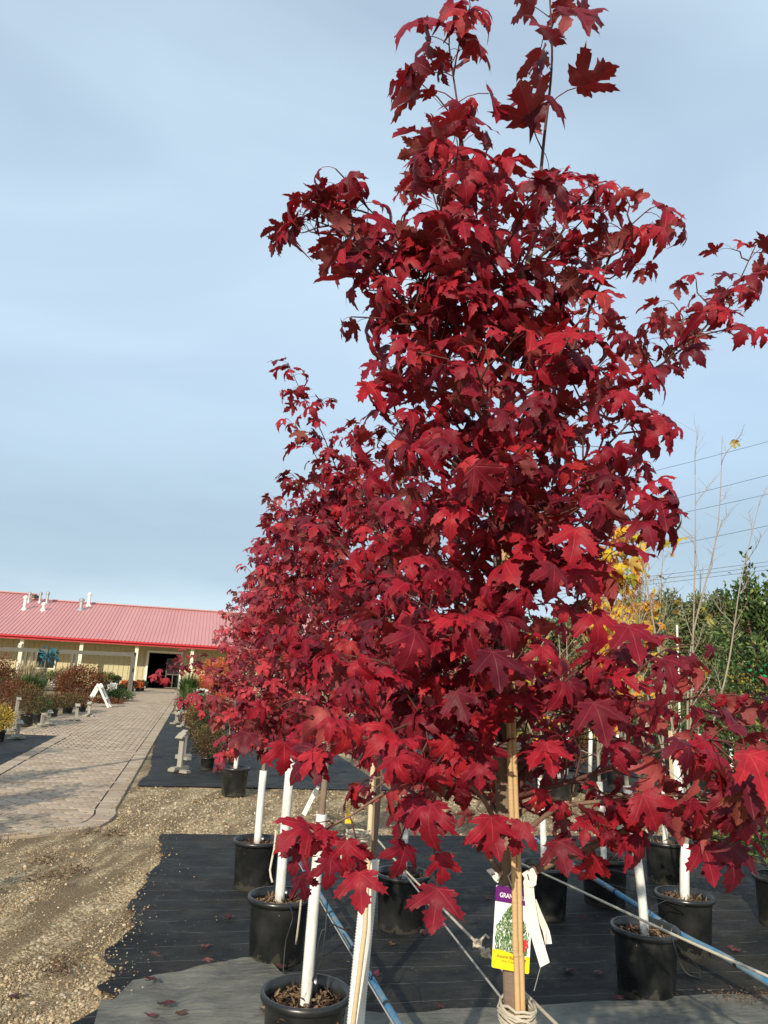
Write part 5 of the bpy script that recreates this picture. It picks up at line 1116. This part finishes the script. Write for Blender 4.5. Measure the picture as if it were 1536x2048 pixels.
# power lines and their poles outside the frame
LY = 58.0
for k, (ya, yb) in enumerate(((880, 940), (947, 1005), (985, 1035), (1048, 1095), (1120, 1148), (1128, 1156), (1136, 1164))):
    p0, p1 = atY(1536, ya, LY), atY(1300, yb, LY + 6); d = p1 - p0; A = p0 - d * 1.2; B = p1 + d * 2.3; mid = (A + B) / 2
    A2, B2 = A + Vector((0, 0, .15)), B + Vector((0, 0, .3))
    pts = [A2.lerp(B2, f) - Vector((0, 0, 4 * .45 * f * (1 - f))) for f in [i / 24 for i in range(25)]]
    o = MB().tube(pts, .02, 5).build('power_line', M['line'], None); tag(o, ('thin dark overhead line sloping across the sky, upper set of four', 'thin dark overhead line in the tight lower set of three')[k > 3], 'power line', ('upper overhead lines', 'lower overhead lines')[k > 3])

# ================================================================== ROPES, PIPES, TAGS
def rope(name, label, pts, r, mat, cat='rope', grp=None, sag=0.0, step=.05):
    P = smooth_path(pts, step) if len(pts) > 2 else [Vector(pts[0]).lerp(Vector(pts[1]), i / 40) - Vector((0, 0, 4 * sag * (i / 40) * (1 - i / 40))) for i in range(41)]
    o = MB().tube(P, r, 6).build(name, M[mat], None, True); tag(o, label, cat, grp); return o
tie = atY(1026, 2026, T1Y + .03)
rope('guy_wire', 'taut grey wire running back from the rope wrapped trunk beside the knotted cord', [tie, atY(734, 1650, 3.95)], .0028, 'wire', 'wire')
rope('knotted_cord', 'cream cord with knots passing behind the picture tag', [atY(748, 1672, 3.6), atY(800, 1730, 2.9), atY(985, 1918, T1Y + .22), atY(1010, 1948, T1Y + .13), atY(1048, 1985, T1Y + .06), atY(1120, 2056, T1Y - .14), atY(1150, 2090, T1Y - .2)], .0035, 'rope')
for k, (px, py, dd) in enumerate(((955, 1887, .31), (971, 1905, .26))): wrap('cord_knot', atY(px, py, T1Y + dd), .0065, 3, .016, .0034, M['rope'], bpy.data.objects['knotted_cord'], seed=20 + k)
c = atY(962, 1880, T1Y + .29); MB().tube([c, c + Vector((.012, 0, .012)), c + Vector((.02, 0, .004))], .003, 5).build('cord_knot', M['rope'], bpy.data.objects['knotted_cord'])
rope('support_rope', 'long cream rope stretched past the right-hand pots', [atY(960, 1690, 6.6), atY(1110, 1758, 4.9), atY(1340, 1866, 3.45), atY(1536, 1953, 2.85), atY(1700, 2030, 2.5)], .0065, 'rope')
rope('support_wire', 'slack grey wire tied to the wooden post', [postp, atY(1380, 1572, 8.4), atY(1536, 1612, 7.0), atY(1650, 1640, 6.3)], .006, 'wire', 'wire')
rope('support_wire', 'grey wire leaving the wooden post towards the maples', [postp, atY(1200, 1512, 11.0), atY(1112, 1478, 12.5)], .007, 'wire', 'wire')
def pipe(label, pts, r):
    P = smooth_path(pts, .04); e = empty('irrigation_pipe', pts[0]); tag(e, label, 'pipe', 'blue irrigation pipes'); MB().tube(P, r, 10).build('tube', M['pipe'], e, True)
    for k in range(3, len(P), 16):
        d = (P[min(k + 1, len(P) - 1)] - P[k - 1]).normalized(); MB().tube([P[k] - d * .012, P[k] + d * .012], r * 1.16, 10).build('clip', M['drip'], e)
    return P
PL = pipe('blue and grey irrigation pipe running back beside the ribbed guards', [atY(574, 1674, 6.9), atY(640, 1790, 5.15), atY(700, 1888, 4.25), atY(757, 1983, 3.65), atY(800, 2055, 3.3), atY(860, 2150, 2.95)], .017)
PR = pipe('blue irrigation pipe slanting down between the right-hand pots', [atY(1050, 1665, 7.4), atY(1134, 1722, 6.2), atY(1280, 1815, 4.95), atY(1360, 1868, 4.45), atY(1450, 1914, 4.1), atY(1536, 1965, 3.8), atY(1660, 2035, 3.45)], .019)
rope('drip_line', 'grey wire lying along the left blue pipe', [p + Vector((-.03, -.02, .012)) for p in (PL[0], PL[len(PL) // 2], PL[-1])], .004, 'wire', 'wire')
def drip(label, pts): rope('drip_tube', label, pts, .0034, 'drip', 'tube', 'black drip tubes')
drip('thin black drip tube looping from left pipe into the nearest pot', [PL[len(PL) // 2 + 8], atY(742, 1960, 3.6), atY(735, 1905, 3.6), atY(690, 1860, 3.6), Vector((.64, 3.58, .62)), Vector((.60, 3.55, .33)), Vector((.53, 3.53, .325)), Vector((.50, 3.60, .325)), Vector((.55, 3.66, .33))])
drip('thin black drip tube arching beside the ribbed guard of the nearest pot', [atY(640, 1990, 3.58), atY(625, 1960, 3.56), atY(640, 1930, 3.55), atY(650, 1870, 3.55), atY(655, 1800, 3.6)])
drip('thin drip tube arching from right pipe over the rear right pot', [PR[len(PR) // 2 - 4], atY(1370, 1812, 4.65), atY(1340, 1800, 4.66), atY(1305, 1815, 4.6), atY(1300, 1830, 4.6)])
drip('thin drip tube looping down off the right pipe onto the mat', [PR[int(len(PR) * .62)], atY(1400, 1940, 4.05), atY(1378, 1950, 4.0), atY(1360, 1925, 4.05), atY(1345, 1880, 4.12), atY(1338, 1850, 4.2)])
drip('thin drip tube arching from right pipe to the dark rear pot', [PR[int(len(PR) * .3)], atY(1265, 1750, 5.5), atY(1230, 1740, 5.7), atY(1205, 1735, 5.9)])
drip('thin tube hanging in front of the second pot of the left row', [Vector((.66, 4.86, .38)), atY(585, 1840, 4.7), atY(572, 1880, 4.7), Vector((.62, 4.60, .03))])
# old cord hanging on the left row
rope('old_cord', 'pale doubled cord hanging down beside the second pot of the left row', [atY(606, 1750, 4.55), atY(603, 1790, 4.55), atY(598, 1840, 4.6), atY(592, 1888, 4.68)], .006, 'rope')
rope('old_cord', 'pale twisted cord hanging between the rearmost pots of the left row', [atY(552, 1660, 5.9), atY(548, 1700, 5.9), atY(540, 1740, 5.85), atY(545, 1765, 5.8)], .008, 'rope')
q = atY(715, 1672, 2.38); wrap('rope_tie', q, .031, 4, .035, .0032, M['rope'], None, 'cream rope tied round the ribbed guard top beside its cane', 'rope', None, 9, .006)
MB().tube(smooth_path([q + Vector((-.03, -.02, 0)), q + Vector((-.05, -.02, -.04)), q + Vector((-.045, -.02, -.09)), q + Vector((-.02, -.03, -.07)), q + Vector((0, -.03, .0))], .01), .0028, 6).build('loop', M['rope'], bpy.data.objects['rope_tie.001'], True)
q = atY(697, 1637, 3.4); o = MB().box(q, (.03, .002, .04)).box(q + Vector((0, 0, .045)), (.006, .002, .05)).build('plant_label', simple('yellow_tag', (.85, .55, .02), .5)); tag(o, 'small yellow plant label hanging under the left maples', 'label')
q = atY(608, 1600, 4.5); o = MB().bar(atY(636, 1572, 3.9), atY(607, 1630, 3.85), .022, .002, (0, 1, 0)).build('white_strip_tag', M['white_plastic']); tag(o, 'white plastic strip tag hanging under the left maples', 'tag')

# printed hang tag
TY = T1Y - .030
tl, tr_, bl, br_ = atY(993, 1768, T1Y - .012), atY(1057, 1781, T1Y - .046), atY(983, 1934, T1Y - .012), atY(1058, 1948, T1Y - .046)
ux = (br_ - bl); wid = ux.length; ux.normalize(); uz = ((tl - bl) + (tr_ - br_)) * .5; hei = uz.length; uz = (uz - ux * uz.dot(ux)).normalized(); uy = ux.cross(uz)    # uy points towards... 
if uy.y > 0: uyn = -uy
else: uyn = uy
org = bl
def tagp(u, v, d=0.0): return org + ux * (u * wid) + uz * (v * hei) + uyn * d
tagE = empty('picture_tag', tagp(.5, 0)); tag(tagE, 'purple and yellow printed picture tag behind the bamboo cane', 'tag')
def rrect(u0, u1, v0, v1, d, r=.04, wavy=False):
    pts = []; asp = wid / hei
    for cx_, cy_, a0 in ((u1 - r, v1 - r * asp, 0), (u0 + r, v1 - r * asp, 90), (u0 + r, v0 + r * asp, 180), (u1 - r, v0 + r * asp, 270)):
        for k in range(4): a = R(a0 + 30 * k); pts.append((cx_ + r * math.cos(a), cy_ + r * asp * math.sin(a)))
    return pts
def slab(name, uv, d0, d1, mat, parent):
    n = len(uv); mb = MB(); mb.v = [tuple(tagp(u, v, d1)) for u, v in uv] + [tuple(tagp(u, v, d0)) for u, v in uv]; mb.f = [tuple(range(n)), tuple(range(2 * n - 1, n - 1, -1))] + [(i, i + n, (i + 1) % n + n, (i + 1) % n) for i in range(n)]; mb.mi = [0] * len(mb.f); return mb.build(name, mat, parent)
card = slab('card', rrect(0, 1, 0, 1, 0), 0, .0008, simple('tag_white', (.72, .74, .74), .4, .35, .03, 10), tagE)
slab('purple_band', [(.0, .80), (1, .80), (1, .96), (.97, 1.0), (.04, 1.0), (.0, .97)], .0009, .0012, simple('tag_purple', (.11, .008, .14), .35, .4, .05, 5), card)
slab('yellow_band', [(0, .025), (.03, 0), (.97, 0), (1, .02), (1, .20), (.75, .185), (.5, .205), (.25, .225), (0, .22)], .0009, .0014, simple('tag_yellow', (.88, .60, .015), .35, .4, .03, 5), card)
# the printed tree picture: flecks of green ink inside a crown outline
g_ = random.Random(3); mbp = [MB(), MB(), MB()]
for k in range(1100):
    v = .20 + .58 * g_.random() ** 1.15; w_ = .44 * min(1, (.79 - v) / .30) ** .8 if v > .3 else .42; u = .5 + g_.uniform(-1, 1) * w_
    if not (.03 < u < .97): continue
    a = g_.uniform(.9, 2.2); l = g_.uniform(.03, .07); t_ = g_.uniform(.010, .026); d = .0009 + .0004 * g_.random(); du, dv = math.cos(a) * l, math.sin(a) * l * .45; nu, nv = -math.sin(a) * t_, math.cos(a) * t_ * .45
    mbp[g_.randrange(3)].add([tagp(u - du, v - dv, d), tagp(u + nu, v + nv, d), tagp(u + du, v + dv, d), tagp(u - nu, v - nv, d)], [(0, 1, 2, 3)])
for m_, cc in zip(mbp, ((.03, .075, .025), (.09, .17, .05), (.22, .32, .15))): m_.build('printed_foliage', simple('ink_' + str(cc[0]), cc, .5, .3, .3, 90), card)
lf = leaf_shape(random.Random(9))[0]; pts2 = [(x, y) for x, y in HALF] + [(-x, y) for x, y in HALF[-2:0:-1]]
slab('printed_red_leaf', [(.83 + x * .19, .385 - y * .155) for x, y in pts2][::-1], .0016, .0018, simple('ink_red', (.62, .03, .03), .5), card)
def text(txt, u, v, size, mat, parent, bold=0.0, squash=1.0):
    cu = bpy.data.curves.new('t', 'FONT'); cu.body = txt; cu.size = size; cu.align_x = 'CENTER'; cu.offset = bold; cu.resolution_u = 3
    o = bpy.data.objects.new('t', cu); COL.objects.link(o); bpy.context.view_layer.update()
    me = bpy.data.meshes.new_from_object(o.evaluated_get(bpy.context.evaluated_depsgraph_get())); bpy.data.objects.remove(o); me.materials.clear(); me.materials.append(mat)
    rm = Matrix((ux * squash, uz, uyn)).transposed().to_4x4(); ob = link('lettering', me, parent, Matrix.Translation(tagp(u, v, .0021)) @ rm); return ob
wt = simple('ink_white', (.85, .85, .85), .5); bk = simple('ink_black', (.06, .04, .02), .5)
text('GRAND PRIZE', .53, .862, .0125, wt, card, .00015, wid / .0945); text('Autumn Blaze Maple', .52, .135, .0085, bk, card, .0001, wid / .09); text('Acer X freemanii', .52, .088, .0066, bk, card, 0, wid / .09)
MB().tube([tagp(.45, .985, 0), atY(1016, 1752, TY + .0), atY(1024, 1742, TY)], .0012, 5).build('loop', M['white_plastic'], tagE)
# folded white slip tags locked round the branch collars
def strip(pts, w, th, mat, name, parent, side=Vector((1, 0, 0))):
    P = smooth_path(pts, .01); mb = MB()
    for i, p in enumerate(P):
        d = (P[min(i + 1, len(P) - 1)] - P[max(i - 1, 0)]).normalized(); s = (side - d * side.dot(d)).normalized() * w / 2; nn = s.normalized().cross(d) * th
        mb.v += [tuple(p - s), tuple(p + s), tuple(p + s + nn), tuple(p - s + nn)]
    for i in range(len(P) - 1):
        for k in range(4): mb.f.append((i * 4 + k, i * 4 + (k + 1) % 4, i * 4 + 4 + (k + 1) % 4, i * 4 + 4 + k))
    mb.f += [(3, 2, 1, 0), tuple(range((len(P) - 1) * 4, len(P) * 4))]; mb.mi = [0] * len(mb.f); return mb.build(name, mat, parent)
YS = T1Y - .05
sE = empty('slip_tag', atY(1060, 1760, YS)); tag(sE, 'long folded white plastic slip tag locked round the lowest right branch', 'tag')
strip([atY(1057, 1762, YS), atY(1060, 1800, YS), atY(1070, 1860, YS - .005), atY(1090, 1930, YS - .01)], .024, .0007, M['white_plastic'], 'strip', sE, Vector((1, .15, 0)))
strip([atY(1066, 1800, YS + .012), atY(1078, 1830, YS + .016), atY(1092, 1862, YS + .02), atY(1097, 1888, YS + .02)], .014, .0007, M['white_plastic'], 'strip', sE, Vector((1, -.5, 0)))
mb = MB(); hd = [(1044, 1748), (1052, 1742), (1066, 1736), (1074, 1752), (1072, 1770), (1064, 1775), (1052, 1772), (1047, 1764), (1050, 1757)]
P1 = [atY(a, b, YS - .003) for a, b in hd]; P2 = [p + Vector((0, .0016, 0)) for p in P1]; n_ = len(hd); mb.v = [tuple(p) for p in P1 + P2]; mb.f = [tuple(range(n_ - 1, -1, -1)), tuple(range(n_, 2 * n_))] + [(i, (i + 1) % n_, (i + 1) % n_ + n_, i + n_) for i in range(n_)]; mb.mi = [0] * len(mb.f); mb.build('lock', M['white_plastic'], sE)
MB().bar(atY(1055, 1748, YS - .005), atY(1058, 1760, YS - .005), .002, .001, (0, 1, 0)).build('slot', M['drip'], sE)
MB().tube(smooth_path([atY(1092, 1862, YS), atY(1090, 1900, YS), atY(1078, 1945, YS), atY(1068, 1982, YS)], .02), .0007, 4).build('thread', M['wire'], sE)
sE2 = empty('slip_tag', atY(985, 1750, YS)); tag(sE2, 'short white plastic clip tag on the cut stub left of the trunk', 'tag')
mb = MB(); hd = [(973, 1741), (984, 1737), (1001, 1752), (996, 1766), (990, 1762), (983, 1752)]; P1 = [atY(a, b, T1Y - .03) for a, b in hd]; P2 = [p + Vector((0, .003, 0)) for p in P1]; n_ = len(hd); mb.v = [tuple(p) for p in P1 + P2]; mb.f = [tuple(range(n_ - 1, -1, -1)), tuple(range(n_, 2 * n_))] + [(i, (i + 1) % n_, (i + 1) % n_ + n_, i + n_) for i in range(n_)]; mb.mi = [0] * len(mb.f); mb.build('lock', M['white_plastic'], sE2)
MB().bar(atY(983, 1750, T1Y - .033), atY(990, 1747, T1Y - .033), .0016, .001, (0, 1, 0)).build('slot', M['drip'], sE2)

# ---------------------------------------------------------------- fallen leaves
def flat_leaf(seed):
    rg_ = random.Random(seed); P2, tr = leaf_shape(rg_); ph = rg_.random() * 6
    V = [(x, y - .4, .06 + .16 * (x * x + (y - .4) ** 2) * rg_.choice((1,)) + .07 * math.sin(7 * x + ph) * math.cos(6 * y + ph)) for x, y in P2]
    return np_mesh('fallen_leaf', np.array(V), np.array(tr), [M['leaf_fallen']], np.array(P2), None, True)
FL = [flat_leaf(k) for k in range(5)]
fl = [(32, 1982, 0), (310, 1921, 1), (300, 1972, 1), (328, 2022, 1), (362, 2040, 1), (302, 2046, 1), (457, 1832, 2), (576, 1888, 2), (528, 2035, 1), (1137, 1938, 2), (1198, 1942, 2), (1166, 1832, 2), (1468, 1897, 2), (975, 1792, 2), (785, 1885, 2), (222, 1957, 1), (412, 1890, 2), (750, 1945, 2), (848, 1862, 2), (415, 1932, 1), (560, 1944, 1), (880, 2010, 2), (1240, 2008, 1), (690, 1860, 2)]
zt = (gz, None, None)
labs = ['fallen dark red leaf lying on the open gravel', 'fallen dusty pink leaf on or beside the bleached fabric', 'fallen dark curled leaf on the black fabric']
for k, (px, py, zn) in enumerate(fl):
    q = ground(px, py, .03); s = bgr.uniform(.05, .085); o = link('fallen_leaf', FL[k % 5], None, Matrix.Translation((q.x, q.y, (.004, .056, .020)[zn])) @ Euler((bgr.gauss(0, .15), bgr.gauss(0, .15), bgr.random() * 6.28)).to_matrix().to_4x4() @ Matrix.Diagonal((s, s, s * 1.2, 1))); tag(o, labs[zn], 'leaf', ('leaves fallen on the gravel', 'leaves fallen on the bleached fabric', 'leaves fallen on the black fabric')[zn])
# dry litter at the mat's right corner
q = gp(1500, 2010); pts = [(Vector((q[0] + bgr.gauss(0, .16), q[1] + bgr.gauss(0, .05), .035 + abs(bgr.gauss(0, .012)))), Vector((bgr.gauss(0, 1), bgr.gauss(0, 1), .2))) for _ in range(320)]
o = quads_foliage('leaf_litter', None, pts, .018, .006, M['chip'], .1, 8); tag(o, 'dry brown litter heaped at the near edge of the black fabric', 'litter', kind='stuff')
# clods and dead grass tufts on the gravel
for k, (px, py) in enumerate(((150, 1740), (105, 1755), (190, 1665), (232, 1668), (88, 1722), (120, 1935))):
    q = gp(px, py); pts = [(Vector((q[0] + bgr.gauss(0, .07), q[1] + bgr.gauss(0, .09), .006 + abs(bgr.gauss(0, .006)))), Vector((bgr.gauss(0, 1), bgr.gauss(0, 1), .1))) for _ in range(90)]
    e = empty('dead_tuft', q); tag(e, 'flat tuft of dead brown litter on the gravel', 'litter', 'tufts of litter on the gravel'); quads_foliage('blade', e, pts, .035, .01, M['chip'], .02, 40 + k)
# trees and shrubs left of the frame whose shade falls over the yard and path
for k, (x, y, hh, w_) in enumerate(((-4.9, 8.0, 3.2, .5), (-3.9, 5.6, 2.3, .55), (-5.6, 10.6, 3.4, .45), (-3.6, 3.3, 2.2, .38), (-4.1, 6.9, 2.9, .4), (-6.6, 12.4, 3.4, .5))):
    e = empty('verge_sapling', (x, y, 0)); tag(e, 'leafy sapling in black pot on the verge left of the gravel yard', 'tree', 'saplings left of the gravel yard'); pot_part(e, x, y, .2, .36, n=16); MB().tube([(x, y, .25), (x + .03, y, hh * .6), (x, y, hh)], [.022, .015, .004], 7).build('trunk', M['bark'], e, True)
    quads_foliage('crown', e, blob_pts((x, y, hh * .68), (w_, w_, hh * .32), 1500, 800 + k, .4, .2), .08, .06, RUST, .1, k)

e = empty('timber_pole', (-4.4, 8.75, 0)); tag(e, 'plain grey timber pole on the verge left of the gravel yard', 'pole'); MB().tube([(-4.4, 8.75, 0), (-4.4, 8.75, 1.8), (-4.38, 8.75, 3.7)], [.075, .065, .055], 10).build('shaft', M['greywood'], e, True); MB().box((-4.38, 8.75, 3.73), (.16, .16, .05)).build('cap', M['greywood'], e)
